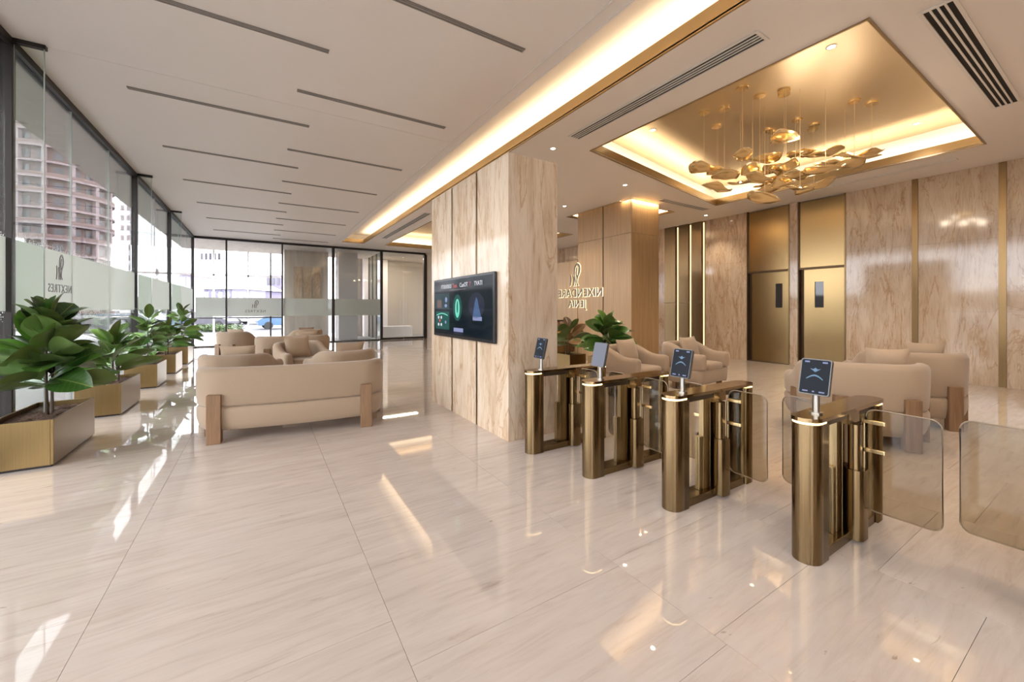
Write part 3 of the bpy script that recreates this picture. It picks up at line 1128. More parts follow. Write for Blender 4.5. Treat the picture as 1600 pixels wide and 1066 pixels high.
# ------------------------------------------------------------------ turnstiles
def turnstile(x, y, label, hz=0.0, lit=False, wings=(1, 1), wl=(0.34, 0.27)):
    t = thing('turnstile', label, 'turnstile', (x, y, 0), -0.01, 'bronze turnstiles in a row')
    L, hw = 1.14, 0.078
    H = 0.845
    ob('front_post', MB().prism(stadium(0, 0.175, hw, 14, True, False), 0.0, H, True), 'bronze', t)
    ob('rear_post', MB().prism(stadium(L - 0.16, L, hw, 14, False, True), 0.0, H, True), 'bronze', t)
    ob('light_ring', MB().prism(stadium(0.002, 0.150, hw - 0.002, 14, True, False), H, H + 0.014), 'ring', t)
    ob('light_ring', MB().prism(stadium(L - 0.07, L - 0.002, hw - 0.002, 14, False, True), H, H + 0.014), 'ring', t)
    ob('top_plate', MB().prism(stadium(-0.004, L + 0.004, hw + 0.004, 14), H + 0.014, H + 0.038), 'bronze_top', t, bevel=0.004)
    bx('base_rail', 'bronze', t, 0.17, -0.066, 0.0, L - 0.15, 0.066, 0.065, bevel=0.004)
    bx('head_rail', 'bronze_dark', t, 0.17, -0.050, 0.812, L - 0.15, 0.050, H + 0.014)
    bx('bracket_plate', 'bronze', t, 0.53, -0.060, 0.775, 0.70, 0.060, H + 0.014)
    for s in (-1, 1):
        a, b = ((0.175, 0.395), (0.70, L - 0.16))[(s + 1) // 2]
        bx('side_glass', 'clear', t, a, -0.004, 0.065, b, 0.004, 0.812)
    bx('housing', 'bronze_lite', t, 0.445, -0.022, 0.065, 0.53, 0.022, 0.812, bevel=0.003)
    bx('housing', 'bronze', t, 0.537, -0.022, 0.065, 0.66, 0.022, 0.812, bevel=0.003)
    bx('housing_step', 'bronze_lite', t, 0.395, -0.020, 0.065, 0.445, 0.020, 0.50, bevel=0.003)
    bx('housing_seam', 'bronze_dark', t, 0.53, -0.019, 0.065, 0.537, 0.019, 0.812)
    for s, on, ln in ((-1, wings[0], wl[0]), (1, wings[1], wl[1])):
        ob('hinge_post', MB().prism([(0.610 + a, s * 0.075 + b) for a, b in rrect(-0.072, -0.05, 0.072, 0.05, 0.046)], 0.012, 0.475, True), 'bronze', t)
        ob('hinge_head', MB().prism([(0.595 + a, s * 0.070 + b) for a, b in rrect(-0.042, -0.034, 0.042, 0.034, 0.028)], 0.475, 0.775, True), 'bronze', t)
        ob('hinge_rod', MB().cyl(0.667, s * 0.095, 0.475, 0.78, 0.011, 10), 'bronze_lite', t)
        if on:
            y0, y1 = s * 0.105, s * (0.105 + ln)
            poly = rrect(min(y0, y1), 0.20, max(y0, y1), 0.875, 0.055)
            # square the hinge-side corners
            mb = MB().prism_axis(poly, 0.661, 0.673, 'x')
            wg = ob('wing', mb, 'wing', t)
            rim = [(0.667, a, b) for a, b in poly] + [(0.667,) + poly[0]]
            ob('wing_edge', MB().tube(rim, 0.0045, 5, False), 'wing_edge', wg)
            for z in (0.60, 0.79):
                bx('wing_clamp', 'gold', wg, 0.655, s * 0.095, z - 0.013, 0.679, s * 0.205, z + 0.013, bevel=0.004)
    ob('reader_pole', MB().cyl(0.20, 0, H + 0.038, H + 0.048, 0.036, 20).cyl(0.20, 0, H + 0.048, H + 0.175, 0.019, 16), 'steel', t)
    tb = ob('reader_tablet', MB().prism_axis(rrect(-0.083, -0.114, 0.083, 0.114, 0.014), -0.013, 0.013, 'x'), 'bezel', t, (0.195, 0, H + 0.268), (0, math.radians(14), 0), 0.004)
    sm = 'scr_lit' if lit else 'scr_tab'
    ob('tablet_glass', MB().prism_axis(rrect(-0.0775, -0.108, 0.0775, 0.108, 0.010), -0.0145, -0.0125, 'x'), sm, tb)
    if not lit:
        arc = [(-0.045 + 0.09 * k / 10, -0.012 + 0.026 * math.sin(PI * k / 10)) for k in range(11)]
        arc = arc + [(a, b - 0.006 - 0.004 * math.sin(PI * (a + 0.045) / 0.09)) for a, b in arc[::-1]]
        ob('screen_arc', MB().prism_axis(arc, -0.0152, -0.0146, 'x'), 'scr_ice', tb)
        sp = MB()
        sp.add(*[(q.v, q.f) for q in [MB().prism_axis([(-0.03, 0.052), (0.0, 0.03), (0.03, 0.052), (0.012, 0.048), (0.0, 0.058), (-0.012, 0.048)], -0.0152, -0.0146, 'x')]][0])
        ob('screen_graphic', sp, 'scr_ice', tb)
        for a, b, z0, z1 in ((-0.06, -0.03, -0.097, -0.089), (0.03, 0.06, -0.097, -0.089), (-0.006, 0.006, -0.097, -0.089), (-0.062, -0.035, 0.089, 0.099), (0.035, 0.062, 0.089, 0.099)):
            bx('screen_icon', 'scr_lav', tb, -0.0152, a, z0, -0.0146, b, z1)
    return t


M['scr_tab'] = glow('tablet_dark', (0.006, 0.010, 0.018), 0.4)
M['scr_tab'].node_tree.nodes['Principled BSDF'].inputs['Roughness'].default_value = 0.12
M['scr_lit'] = glow('tablet_pale', (0.22, 0.23, 0.28), 0.55)
M['scr_ice'] = glow('tablet_ice', (0.16, 0.27, 0.40), 0.55)
turnstile(2.79, 1.135, 'bronze turnstile nearest the camera with a dark reader tablet', wl=(0.36, 0.30))
turnstile(2.635, 1.98, 'bronze turnstile second from the camera with a dark reader tablet', wl=(0.30, 0.25))
turnstile(2.51, 2.76, 'bronze turnstile third from the camera with a pale lit reader tablet', lit=True, wl=(0.28, 0.25))
turnstile(2.40, 3.55, 'bronze turnstile against the travertine pillar, farthest in the row', wings=(1, 0), wl=(0.28, 0.25))
turnstile(2.93, 0.10, 'tinted glass gate wing at the frame edge, its turnstile out of frame', wl=(0.3, 0.42))


# ------------------------------------------------------------------ seating
def outline(wd, dp, r, bulge, n=8, m=14):
    """open U from front-left round the back (at -y) to front-right; list of (x, y, nx, ny, s) with s = -1..1"""
    p = []
    for k in range(6):
        p.append((-wd / 2, dp / 2 - (dp - r) * k / 6, -1, 0))
    for k in range(n + 1):
        a = PI + PI / 2 * k / n
        p.append((-wd / 2 + r + r * math.cos(a), -dp / 2 + r + r * math.sin(a), math.cos(a), math.sin(a)))
    for k in range(1, m):
        p.append((-wd / 2 + r + (wd - 2 * r) * k / m, -dp / 2, 0, -1))
    for k in range(n + 1):
        a = 1.5 * PI + PI / 2 * k / n
        p.append((wd / 2 - r + r * math.cos(a), -dp / 2 + r + r * math.sin(a), math.cos(a), math.sin(a)))
    for k in range(1, 7):
        p.append((wd / 2, -dp / 2 + r + (dp - r) * k / 6, 1, 0))
    out = []
    N = len(p) - 1
    for i, (x, y, nx, ny) in enumerate(p):
        y2 = y - bulge * max(0, 1 - (2 * x / wd) ** 2) * max(0.0, min(1.0, 0.5 - y / dp))
        out.append((x, y2, nx, ny, 2 * i / N - 1))
    return out


def seat_unit(name, label, cat, loc, rz, wd, dp=0.86, hb=0.90, ha=0.66, r=0.34, bulge=0.10, t=0.15, legs='back', group=None, seats=1):
    T = thing(name, label, cat, loc, rz, group)
    o = outline(wd, dp, r, bulge)
    # lower body
    z0, zs = 0.13, 0.405
    rings = []
    pts = [(x, y, nx, ny) for x, y, nx, ny, s in o] + [(wd / 2 - wd * k / 8, dp / 2 + 0.015, 0, 1) for k in range(1, 8)]
    for z, d in ((z0, -0.06), (z0 + 0.018, -0.035), (z0 + 0.06, -0.018), ((z0 + zs) / 2, 0.002), (zs - 0.035, 0.003), (zs - 0.01, -0.008), (zs, -0.028)):
        rings.append([(x + nx * d, y + ny * d, z) for x, y, nx, ny in pts])
    ob('lower_body', MB().loft(rings), 'fabric', T)
    # upper shell
    rings = []
    for x, y, nx, ny, s in o:
        back = max(0.0, min(1.0, (0.30 - y / dp) / 0.55))
        back = back * back * (3 - 2 * back)
        h = ha + (hb - ha) * back
        zb = zs + 0.004
        prof = [(-0.020, zb), (-0.002, zb + 0.03), (0.008, (zb + h) / 2), (0.010, h - 0.07), (-0.010, h - 0.022), (-t * 0.35, h - 0.002), (-t * 0.65, h - 0.002), (-t * 0.93, h - 0.03), (-t, h - 0.09), (-t - 0.01, zb + 0.05), (-t, zb)]
        rings.append([(x + nx * d, y + ny * d, z) for d, z in prof])
    # rounded fronts of the arms
    def nose(ring, q, dy):
        cx = sum(p[0] for p in ring) / len(ring)
        cz = sum(p[2] for p in ring) / len(ring)
        return [(cx + (p[0] - cx) * q, p[1] + dy, cz + (p[2] - cz) * (0.5 + 0.5 * q)) for p in ring]
    rings = [nose(rings[0], 0.35, 0.05), nose(rings[0], 0.8, 0.035)] + rings + [nose(rings[-1], 0.8, 0.035), nose(rings[-1], 0.35, 0.05)]
    ob('back_shell', MB().loft(rings), 'fabric', T)
    # seat cushions
    iw = wd - 2 * t - 0.02
    for k in range(seats):
        x0 = -iw / 2 + iw * k / seats + 0.006
        x1 = -iw / 2 + iw * (k + 1) / seats - 0.006
        pl = rrect(x0, -dp / 2 + t + 0.01, x1, dp / 2 + 0.03, 0.07 if seats > 1 else 0.12)
        cx, cy = (x0 + x1) / 2, 0.03
        rg = []
        for z, q in ((zs - 0.01, 0.97), (zs + 0.03, 1.0), (zs + 0.075, 0.995), (zs + 0.098, 0.96), (zs + 0.108, 0.85)):
            rg.append([(cx + (a - cx) * q, cy + (b - cy) * q, z) for a, b in pl])
        ob('seat_cushion', MB().loft(rg), 'fabric', T)
    # slab legs
    lx = wd / 2 - r * 0.80
    bk = lambda x: -dp / 2 - bulge * max(0, 1 - (2 * x / wd) ** 2)
    for s in (-1, 1):
        bx('leg', 'walnut', T, s * lx - 0.07, bk(lx) - 0.05, 0, s * lx + 0.07, bk(lx) + 0.06, 0.56, bevel=0.006)
        bx('leg', 'walnut', T, s * (wd / 2 - 0.05), *((-0.10, 0, s * (wd / 2 + 0.035), 0.02, 0.54) if legs == 'tall' else (dp / 2 - 0.20, 0, s * (wd / 2 + 0.01), dp / 2 - 0.10, 0.14)), bevel=0.006)
    for s in (-1, 1):
        bx('foot', 'walnut', T, s * (wd / 2 - 0.10) - 0.03, -dp / 2 + 0.30, 0, s * (wd / 2 - 0.10) + 0.03, -dp / 2 + 0.36, z0 + 0.03)
    return T


def pillow_mesh(w_, h_, d_):
    N = 10
    mb = MB()
    def P(i, j, s):
        a, b = 2 * i / N - 1, 2 * j / N - 1
        pin = 1 - 0.07 * (1 - abs(a)) * 0 - 0.08 * (1 - a * a) * abs(b) ** 6
        pin2 = 1 - 0.08 * (1 - b * b) * abs(a) ** 6
        th = (max(0, 1 - abs(a) ** 2.6) * max(0, 1 - abs(b) ** 2.6)) ** 0.55
        return (a * w_ / 2 * pin2, s * d_ / 2 * th, (b * pin + 1) * h_ / 2)
    for s in (-1, 1):
        vs = [P(i, j, s) for j in range(N + 1) for i in range(N + 1)]
        fs = []
        for j in range(N):
            for i in range(N):
                q = (j * (N + 1) + i, j * (N + 1) + i + 1, (j + 1) * (N + 1) + i + 1, (j + 1) * (N + 1) + i)
                fs.append(q if s < 0 else q[::-1])
        mb.add(vs, fs, True)
    return mb.mesh('pillow', 'pillow')


PIL = pillow_mesh(0.52, 0.46, 0.18)


def pillow(label, seat, dx, dy, rz=0.0, tilt=0.26, z=0.518, sc=(1, 1, 1)):
    th = seat.rotation_euler[2]
    c, s = math.cos(th), math.sin(th)
    o = link('pillow', PIL, None, (seat.location[0] + c * dx - s * dy, seat.location[1] + s * dx + c * dy, z), (tilt, 0, th + rz))
    o.scale = sc
    return tag(o, label, 'pillow', 'beige pillows on the lounge seats')


G1, G2 = 'beige lounge seats on the window side', 'beige lounge seats beyond the turnstiles'
s1 = seat_unit('sofa', 'long beige curved-back sofa with walnut slab legs, its back to the camera', 'sofa', (0.42, 6.06, 0), math.radians(-7.5), 2.12, 0.86, 0.86, 0.66, 0.30, 0.10, group=G1, seats=2)
a1 = seat_unit('armchair', 'beige tub armchair behind the long sofa, planter side', 'armchair', (-0.30, 7.85, 0), math.radians(-20), 1.02, 0.84, 0.84, 0.68, 0.36, 0.05, group=G1)
a2 = seat_unit('armchair', 'beige tub armchair behind the long sofa, pillar side', 'armchair', (1.22, 7.55, 0), math.radians(14), 1.02, 0.84, 0.84, 0.68, 0.36, 0.05, group=G1)
a3 = seat_unit('armchair', 'beige tub armchair facing the camera between the two nearer armchairs', 'armchair', (0.72, 9.55, 0), math.radians(200), 1.0, 0.82, 0.84, 0.66, 0.36, 0.05, group=G1)
s2 = seat_unit('sofa', 'beige sofa in the second window-side group, its back to the camera', 'sofa', (0.72, 11.9, 0), math.radians(-5), 1.7, 0.86, 0.86, 0.66, 0.36, 0.08, group=G1, seats=2)
a4 = seat_unit('armchair', 'farthest beige armchair by the end glazing, planter side', 'armchair', (-0.55, 13.9, 0), math.radians(-40), 1.0, 0.82, 0.9, 0.66, 0.36, 0.05, group=G1)
a5 = seat_unit('armchair', 'farthest beige armchair by the end glazing, pillar side', 'armchair', (1.15, 14.1, 0), math.radians(30), 1.0, 0.82, 0.9, 0.66, 0.36, 0.05, group=G1)
pillow('beige pillow in the planter-side armchair behind the long sofa', a1, 0.02, 0.0)
pillow('beige pillow in the pillar-side armchair behind the long sofa', a2, 0.08, 0.0)
pillow('square beige pillow in the armchair that faces the camera', a3, 0.05, 0.0)
pillow('beige pillow on the second-group sofa', s2, 0.3, 0.0)
pillow('beige pillow in the farthest planter-side armchair', a4, 0.0, 0.0)
pillow('beige pillow in the farthest pillar-side armchair', a5, 0.0, 0.0)

r1 = seat_unit('armchair', 'wide beige armchair with walnut slab legs, its back behind the nearest turnstile', 'armchair', (6.22, 1.95, 0), math.radians(-54), 1.26, 0.95, 0.93, 0.70, 0.40, 0.10, legs='tall', group=G2)
r2 = seat_unit('armchair', 'wide beige armchair nearest the stone wall, its back to the camera', 'armchair', (7.72, 1.85, 0), math.radians(-54), 1.15, 0.92, 0.97, 0.74, 0.40, 0.10, legs='tall', group=G2)
l1 = seat_unit('armchair', 'beige armchair beside the leafy plant, facing the lifts', 'armchair', (5.75, 5.10, 0), math.radians(188), 1.05, 0.9, 0.86, 0.70, 0.36, 0.05, group=G2)
l2 = seat_unit('armchair', 'beige armchair in front of the lit bronze panels', 'armchair', (7.25, 4.85, 0), math.radians(186), 1.05, 0.9, 0.88, 0.70, 0.36, 0.05, group=G2)
pillow('beige pillow in the armchair beside the leafy plant', l1, 0.0, 0.02, sc=(1.1, 1, 1.05))
pillow('beige pillow in the armchair before the lit bronze panels', l2, 0.0, 0.02, sc=(1.1, 1, 1.05))
pillow('beige pillow showing over the back behind the nearest turnstile', r1, 0.36, 0.17, tilt=0.12, sc=(0.85, 1, 1.20))
pillow('beige pillow showing over the back nearest the stone wall', r2, 0.26, 0.17, tilt=0.12, sc=(0.85, 1, 1.22))

# ------------------------------------------------------------------ planters and plants
PGRP = 'brass planters along the window'


def planter(x0, x1, y0, y1, h, label, group=PGRP):
    t = thing('planter_box', label, 'planter', ((x0 + x1) / 2, (y0 + y1) / 2, 0), 0, group)
    w2, l2 = (x1 - x0) / 2, (y1 - y0) / 2
    th = 0.022
    bx('plinth', 'dark', t, -w2 + 0.02, -l2 + 0.02, 0, w2 - 0.02, l2 - 0.02, 0.03)
    bx('side_panel', 'planter', t, w2 - th, -l2, 0.022, w2, l2, h, bevel=0.003)
    bx('side_panel', 'planter', t, -w2, -l2, 0.022, -w2 + th, l2, h, bevel=0.003)
    bx('end_panel', 'planter', t, -w2 + th, -l2, 0.022, w2 - th, -l2 + th, h, bevel=0.003)
    bx('end_panel', 'planter', t, -w2 + th, l2 - th, 0.022, w2 - th, l2, h, bevel=0.003)
    mb = MB()
    nx, ny = 8, 18
    rr = random.Random(int(y0 * 100))
    vs = [(-w2 + th + (2 * w2 - 2 * th) * i / nx, -l2 + th + (2 * l2 - 2 * th) * j / ny, h - 0.05 + rr.uniform(-0.012, 0.012)) for j in range(ny + 1) for i in range(nx + 1)]
    mb.add(vs, [(j * (nx + 1) + i, j * (nx + 1) + i + 1, (j + 1) * (nx + 1) + i + 1, (j + 1) * (nx + 1) + i) for j in range(ny) for i in range(nx)])
    for _ in range(90):
        cx, cy = rr.uniform(-w2 + 0.05, w2 - 0.05), rr.uniform(-l2 + 0.05, l2 - 0.05)
        a, s = rr.uniform(0, PI), rr.uniform(0.015, 0.035)
        c, q = math.cos(a) * s, math.sin(a) * s
        z = h - 0.045
        mb.add([(cx - c, cy - q, z), (cx + q * 0.5, cy - c * 0.5, z + 0.006), (cx + c, cy + q, z + rr.uniform(0.005, 0.02)), (cx - q * 0.5, cy + c * 0.5, z + 0.01)], [(0, 1, 2, 3)])
    o = ob('bark_mulch', mb, 'soil', t)
    o['kind'] = 'stuff'
    return t


def leaf_mesh(k, m, slim=1.0):
    r = random.Random(k)
    NU, NV = 9, 6
    droop, fold = r.uniform(0.10, 0.34), r.uniform(0.10, 0.32)
    wave = r.uniform(0.0, 0.03)
    pts = []
    for i in range(NU + 1):
        u = i / NU
        wd = 0.35 * slim * (math.sin(PI * min(1, u ** 0.85)) ** 0.62) * (0.72 + 0.5 * u) if 0 < u < 1 else 0.012
        row = []
        for j in range(NV + 1):
            v = 2 * j / NV - 1
            y = v * wd
            z = -droop * u * u + fold * abs(y) + wave * math.sin(9 * u + 2 * k) * abs(v)
            row.append((0.10 + u * (1 - 0.12 * droop), y, z))
        pts.append(row)
    mb = MB()
    top = [p for row in pts for p in row]
    fs = [(i * (NV + 1) + j, (i + 1) * (NV + 1) + j, (i + 1) * (NV + 1) + j + 1, i * (NV + 1) + j + 1) for i in range(NU) for j in range(NV)]
    mb.add(top, fs, True)
    mb.tube([(0, 0, 0), (0.06, 0, 0.006), (0.12, 0, 0.0)], 0.011, 5)
    return mb.mesh('leaf', m)


LEAFS = {'leaf': [leaf_mesh(k, 'leaf') for k in range(5)], 'leaf_b': [leaf_mesh(k + 20, 'leaf_b', 0.72) for k in range(5)], 'leaf_br': [leaf_mesh(k + 40, 'leaf_br') for k in range(3)]}


def plant(label, x, y, z, top, count, size, kind, rad=0.25, stems=2, seed=0, group='leafy plants in the planters', up=0.2, low=0.25):
    t = thing('leafy_plant', label, 'plant', (x, y, z), 0, group)
    r = random.Random(seed)
    H = top - z
    for s in range(stems):
        sx, sy = (0.0, 0.0) if s == 0 else (r.uniform(-0.07, 0.07), r.uniform(0.05, 0.14))
        ob('stem', MB().tube([(sx, sy, -0.006), (sx + r.uniform(-.02, .02), sy, H * 0.4), (sx * 0.6, sy * 0.6, H * (0.84 if s == 0 else 0.7))], [0.016, 0.012, 0.006], 7), 'trunk', t)
    for k in range(count):
        f = (k + 0.5) / count
        zz = H * (low + (0.86 - low) * f)
        a = k * 2.39996 + r.uniform(-0.3, 0.3)
        ln = size * (1.08 - 0.42 * f) * r.uniform(0.82, 1.15)
        pitch = up + (f - 0.35) * 1.0 + r.uniform(-0.5, 0.5)
        pitch = max(pitch, 0.42 - zz * 1.1)
        o = link('leaf', r.choice(LEAFS[kind]), t, (rad * 0.10 * math.cos(a), rad * 0.10 * math.sin(a), zz), (r.uniform(-0.9, 0.9), -pitch, a))
        o.scale = (ln, ln, ln)
    return t


PXF = -1.72
PXB = PXF - 0.48
specs = [(5.70, 6.84, 0.465), (7.93, 9.02, 0.46), (10.32, 11.22, 0.455), (12.32, 13.24, 0.46), (14.2, 15.15, 0.48)]
who = ['nearest the camera', 'second from the camera', 'third from the camera', 'fourth from the camera', 'farthest from the camera']
for k, (y0, y1, h) in enumerate(specs):
    planter(PXB, PXF, y0, y1, h, 'low brass planter box by the window, %s' % who[k])
plant('tall dark-green broad-leaved plant in the planter nearest the camera', -1.93, 6.25, 0.42, 1.60, 64, 0.43, 'leaf', seed=3, low=0.22, up=0.55)
plant('low bright-green plant with striped leaves in the second planter', -1.93, 8.45, 0.42, 1.16, 34, 0.46, 'leaf_b', seed=5, up=0.6, low=0.20, stems=3)
plant('tall green plant with pale leaves in the third planter', -1.93, 10.75, 0.41, 1.50, 34, 0.42, 'leaf_b', seed=8, up=0.3, low=0.22)
plant('low green plant in the fourth planter', -1.93, 12.75, 0.42, 1.18, 28, 0.44, 'leaf_b', seed=9, up=0.55, low=0.20, stems=3)
plant('tall green plant in the farthest window planter', -1.93, 14.7, 0.43, 1.60, 30, 0.46, 'leaf_b', seed=12, up=0.3, low=0.2)
planter(6.38, 6.83, 6.1, 6.9, 0.46, 'brass planter box behind the turnstiles, beside the armchair', 'planters beyond the turnstiles')
plant('dark broad-leaved plant behind the turnstiles, beside the armchair', 6.60, 6.50, 0.42, 1.30, 36, 0.55, 'leaf', seed=21, group='plants beyond the turnstiles', low=0.28)
planter(6.1, 6.6, 7.2, 7.8, 0.46, 'brass planter box behind the turnstiles, nearest the oak sign panel', 'planters beyond the turnstiles')
plant('russet-leaved plant behind the turnstiles, left of the green plant', 6.35, 7.5, 0.42, 1.15, 20, 0.45, 'leaf_br', seed=31, group='plants beyond the turnstiles', low=0.28)

# reception console under the sign
RC = thing('console_desk', 'dark stone-topped console under the halo-lit sign', 'desk', (7.75, 10.0, 0))
bx('body', 'panel', RC, -0.30, -0.60, 0, 0.34, 0.85, 0.80)
bx('shelf', 'gold', RC, -0.34, -0.62, 0.80, 0.34, 0.87, 0.86)
bx('upstand', 'walnut', RC, -0.26, -0.60, 0.86, -0.18, 0.85, 1.16)
bx('counter_top', 'bronze_dark', RC, -0.32, -0.62, 1.16, 0.0, 0.87, 1.20)

# ------------------------------------------------------------------ outside
gr = struct('ground', 'pale paving and street outside the glazing', 'ground')
bx('paving', 'paving', gr, -9.0, -20, -0.25, XW - 0.06, 27, -0.03)
bx('paving', 'paving', gr, XW - 0.06, YG + 0.06, -0.25, 30, 27, -0.02)
bx('paving', 'paving', gr, XW - 0.06, -30, -0.25, 30, YB - 0.26, -0.02)
bx('street', 'asphalt', gr, -400, -200, -0.35, 300, 500, -0.26)
bx('kerb', 'offwhite', gr, -9.2, -20, -0.26, -9.0, 27.2, 0.0)
bx('kerb', 'offwhite', gr, -9.0, 27, -0.26, 30, 27.2, 0.0)
can = struct('trim_1', 'pale canopy soffit running outside along the glazing', 'canopy')
bx('soffit', 'pier', can, XW - 0.85, YB, HC - 0.03, XW - 0.07, YG + 4.2, HC + 0.5)
bx('soffit', 'pier', can, XW - 0.07, YG + 0.1, HC - 0.03, 12.5, YG + 4.2, HC + 0.5)
# outer porch frame seen through the end glazing
W3 = struct('window_3')
for x in (-1.95, -0.55, 0.42):
    bx('post', 'dark' if x > 0 else 'offwhite', W3, x - 0.035, YG + 4.1, -0.02, x + 0.035, YG + 4.17, HC - 0.03)
bx('transom', 'offwhite', W3, -2.6, YG + 4.1, 3.14, 0.9, YG + 4.16, 3.22)
bx('transom', 'dark', W3, -2.6, YG + 4.1, 1.05, 0.9, YG + 4.16, 1.11)
# outer lobby: stone pier, white pillars, glass vestibule
wo = struct('wall_outer')
bx('pier', 'pier', wo, 0.95, YG + 2.2, -0.02, 2.9, YG + 4.0, HC)
for k in range(3):
    bx('pier_panel', 'stone', wo, 1.35 + k * 0.42, YG + 2.17, 1.3, 1.72 + k * 0.42, YG + 2.2, 3.6)
bx('pillar', 'offwhite', wo, 3.3, YG + 1.6, -0.02, 4.2, YG + 2.6, HC)
bx('lobby_wall', 'lobby', wo, 4.2, YG + 4.0, -0.02, 13.0, YG + 4.2, HC)
bx('lobby_wall', 'offwhite', wo, 4.9, YG + 3.4, -0.02, 6.2, YG + 3.9, HC)
bx('bench', 'offwhite', wo, 5.6, YG + 2.3, -0.02, 7.3, YG + 2.9, 0.55)
W4 = struct('window_4')
for k in range(3):
    bx('pane', 'fin', W4, 4.98, YG + 0.15 + k * 0.85, 0.0, 5.0, YG + 0.95 + k * 0.85, HC - 0.1)
    bx('post', 'dark', W4, 4.97, YG + 0.95 + k * 0.85, 0.0, 5.01, YG + 1.0 + k * 0.85, HC - 0.1)
lamp_area('lobby_light', (6.5, YG + 2.0, HC - 0.06), (0, 0, 0), 2.0, 0.3, 60, WARM)


def dirpt(px, dist_depth):
    u = (px - 800) / 626.0
    return ((math.sin(YAW) + u * math.cos(YAW)) * dist_depth, (math.cos(YAW) - u * math.sin(YAW)) * dist_depth)


# round apartment tower
tx, ty = dirpt(92, 90)
TWR = thing('apartment_tower', 'round brown apartment tower with pale balcony slabs beyond the window', 'tower', (tx, ty, -0.2))
ob('core', MB().cyl(0, 0, 0, 64, 8.0, 48), 'tower', TWR)
sl = MB().cyl(0, 0, 0, 0.42, 9.0, 48).mesh('floor_slab', 'slab')
rl = MB()
rings = []
for r_, z_ in ((8.95, 0.42), (8.95, 1.15), (8.88, 1.15), (8.88, 0.42)):
    rings.append([(r_ * math.cos(2 * PI * k / 48), -r_ * math.sin(2 * PI * k / 48), z_) for k in range(48)])
rl.loft(rings, cap=False)
rl_me = rl.mesh('balcony_rail', 'tower')
win_me = MB().box(-0.06, -0.75, 0.95, 0.06, 0.75, 2.6).mesh('window', 'twin')
pier_me = MB().box(-0.45, -0.35, 0, 0.5, 0.35, 62).mesh('tower_pier', 'slab')
face = math.atan2(-ty, -tx)
for f in range(19):
    link('floor_slab', sl, TWR, (0, 0, f * 3.2))
    if f % 3 != 1:
        link('balcony_rail', rl_me, TWR, (0, 0, f * 3.2))
    for k in range(9):
        a = face + (k - 4) * 0.30
        link('window', win_me, TWR, (8.0 * math.cos(a), 8.0 * math.sin(a), f * 3.2), (0, 0, a))
for k in range(6):
    a = face + (k - 2.5) * 0.47
    link('tower_pier', pier_me, TWR, (8.4 * math.cos(a), 8.4 * math.sin(a), 0), (0, 0, a))


def building(label, px0, px1, depth, ytop, m, wm, nx, nz, roof=None, dpt=10, ybot_z=-0.2, name='city_building'):
    x0, y0 = dirpt(px0, depth)
    x1, y1 = dirpt(px1, depth)
    W = math.hypot(x1 - x0, y1 - y0)
    H = EYE + (482 - ytop) / 626.0 * depth + 0.2
    T = thing(name, label, 'building', ((x0 + x1) / 2, (y0 + y1) / 2, ybot_z), -YAW)
    bx('walls', m, T, -W / 2, 0, 0, W / 2, dpt, H)
    if roof:
        ob('roof', MB().prism_axis([(-W / 2 - 0.4, H), (W / 2 + 0.4, H), (W * 0.2, H + W * 0.16), (-W * 0.2, H + W * 0.16)], -0.4, dpt, 'y'), roof, T)
    ww, hh = W / nx * 0.5, H / nz * 0.5
    me = MB().box(-ww / 2, -0.08, 0, ww / 2, 0.05, hh).mesh('window', wm)
    for i in range(nx):
        for j in range(nz):
            link('window', me, T, (-W / 2 + (i + 0.5) * W / nx, 0, (j + 0.3) * H / nz))
    return T


building('tall white tower block right of the round tower', 187, 214, 150, 240, 'offwhite', 'slab', 3, 16)
building('low house with a red-brown roof behind the window planters', 216, 262, 60, 428, 'offwhite', 'twin', 4, 2, 'roof')
building('white house with flat front beyond the corner mullion', 266, 300, 92, 405, 'offwhite', 'twin', 4, 3)
building('white office block with a band of windows seen through the end glazing', 312, 346, 118, 392, 'offwhite', 'twin', 5, 5)
building('pale lilac house with gables left of the porch posts', 318, 382, 60, 452, 'lilac', 'offwhite', 6, 2, 'offwhite')
building('lilac block behind the porch post, right of the pale sky', 416, 446, 85, 430, 'lilac', 'twin', 4, 3)


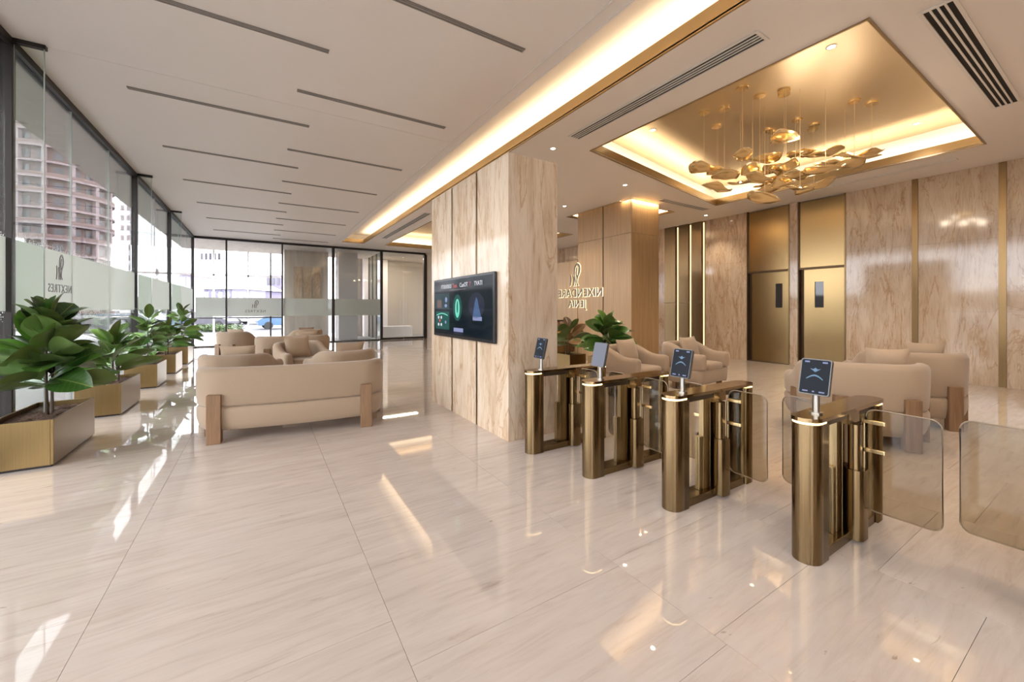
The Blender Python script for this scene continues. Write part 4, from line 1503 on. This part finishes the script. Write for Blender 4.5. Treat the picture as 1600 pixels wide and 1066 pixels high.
def car(label, x, y, rz, body):
    t = thing('car', label, 'car', (x, y, -0.26), rz, 'parked cars outside the window')
    prof = [(-2.1, 0.35), (-2.15, 0.75), (-1.9, 0.92), (-1.3, 1.0), (1.0, 0.98), (1.9, 0.82), (2.15, 0.65), (2.15, 0.35)]
    ob('body', MB().prism_axis(prof, -0.86, 0.86, 'y'), body, t, bevel=0.07, seg=3)
    cab = MB()
    lo = [(-1.65, 0.97), (1.05, 0.95)]
    rings = []
    cab.add([(-1.75, -0.78, 0.95), (1.1, -0.78, 0.95), (1.1, 0.78, 0.95), (-1.75, 0.78, 0.95), (-1.25, -0.62, 1.46), (0.25, -0.62, 1.46), (0.25, 0.62, 1.46), (-1.25, 0.62, 1.46)],
            [(0, 3, 2, 1), (4, 5, 6, 7), (0, 1, 5, 4), (1, 2, 6, 5), (2, 3, 7, 6), (3, 0, 4, 7)])
    ob('cabin_glass', cab, 'car_glass', t, bevel=0.05)
    ob('roof_panel', MB().box(-1.2, -0.58, 1.45, 0.2, 0.58, 1.50), body, t, bevel=0.02)
    for a in (-1.35, 1.35):
        for s in (-1, 1):
            wl_ = MB().cyl(0, 0, -0.11, 0.11, 0.33, 18)
            ob('wheel', wl_, 'tyre', t, (a, s * 0.80, 0.33), (PI / 2, 0, 0))
    return t


for lab, px, dep, rz, b in (('white car parked outside, behind the tallest window plant', 120, 17, 1.2, 'car_white'),
                            ('grey car parked outside, between the first two planters', 150, 24, 1.25, 'car_grey'),
                            ('pale blue car parked outside, right of the grey car', 196, 22, 1.3, 'car_blue'),
                            ('white car parked outside, behind the second planter', 188, 15.5, 1.2, 'car_white'),
                            ('blue car parked beyond the end glazing porch', 445, 36, 0.1, 'car_blue'),
                            ('grey car parked beyond the hedge at the end glazing', 328, 38, -0.5, 'car_grey'),
                            ('white car parked between the hedge and the blue car', 398, 46, -0.4, 'car_white')):
    cx, cy = dirpt(px, dep)
    car(lab, cx, cy, rz, b)
# hedge
hx, hy = dirpt(330, 31)
hd = MB()
rh = random.Random(4)
for _ in range(1500):
    a, b, c = rh.uniform(-2.2, 2.2), rh.uniform(-0.5, 0.5), rh.uniform(0.0, 0.42)
    q = [Vector((rh.gauss(0, 1), rh.gauss(0, 1), rh.gauss(0, 1))) * 0.08 for _ in range(3)]
    hd.add([Vector((a, b, c)) + v for v in q], [(0, 1, 2)])
H = ob('hedge', hd, 'hedge', None, (hx, hy, -0.2), (0, 0, -YAW))
tag(H, 'low clipped hedge outside beyond the end glazing', 'hedge')
H['kind'] = 'stuff'
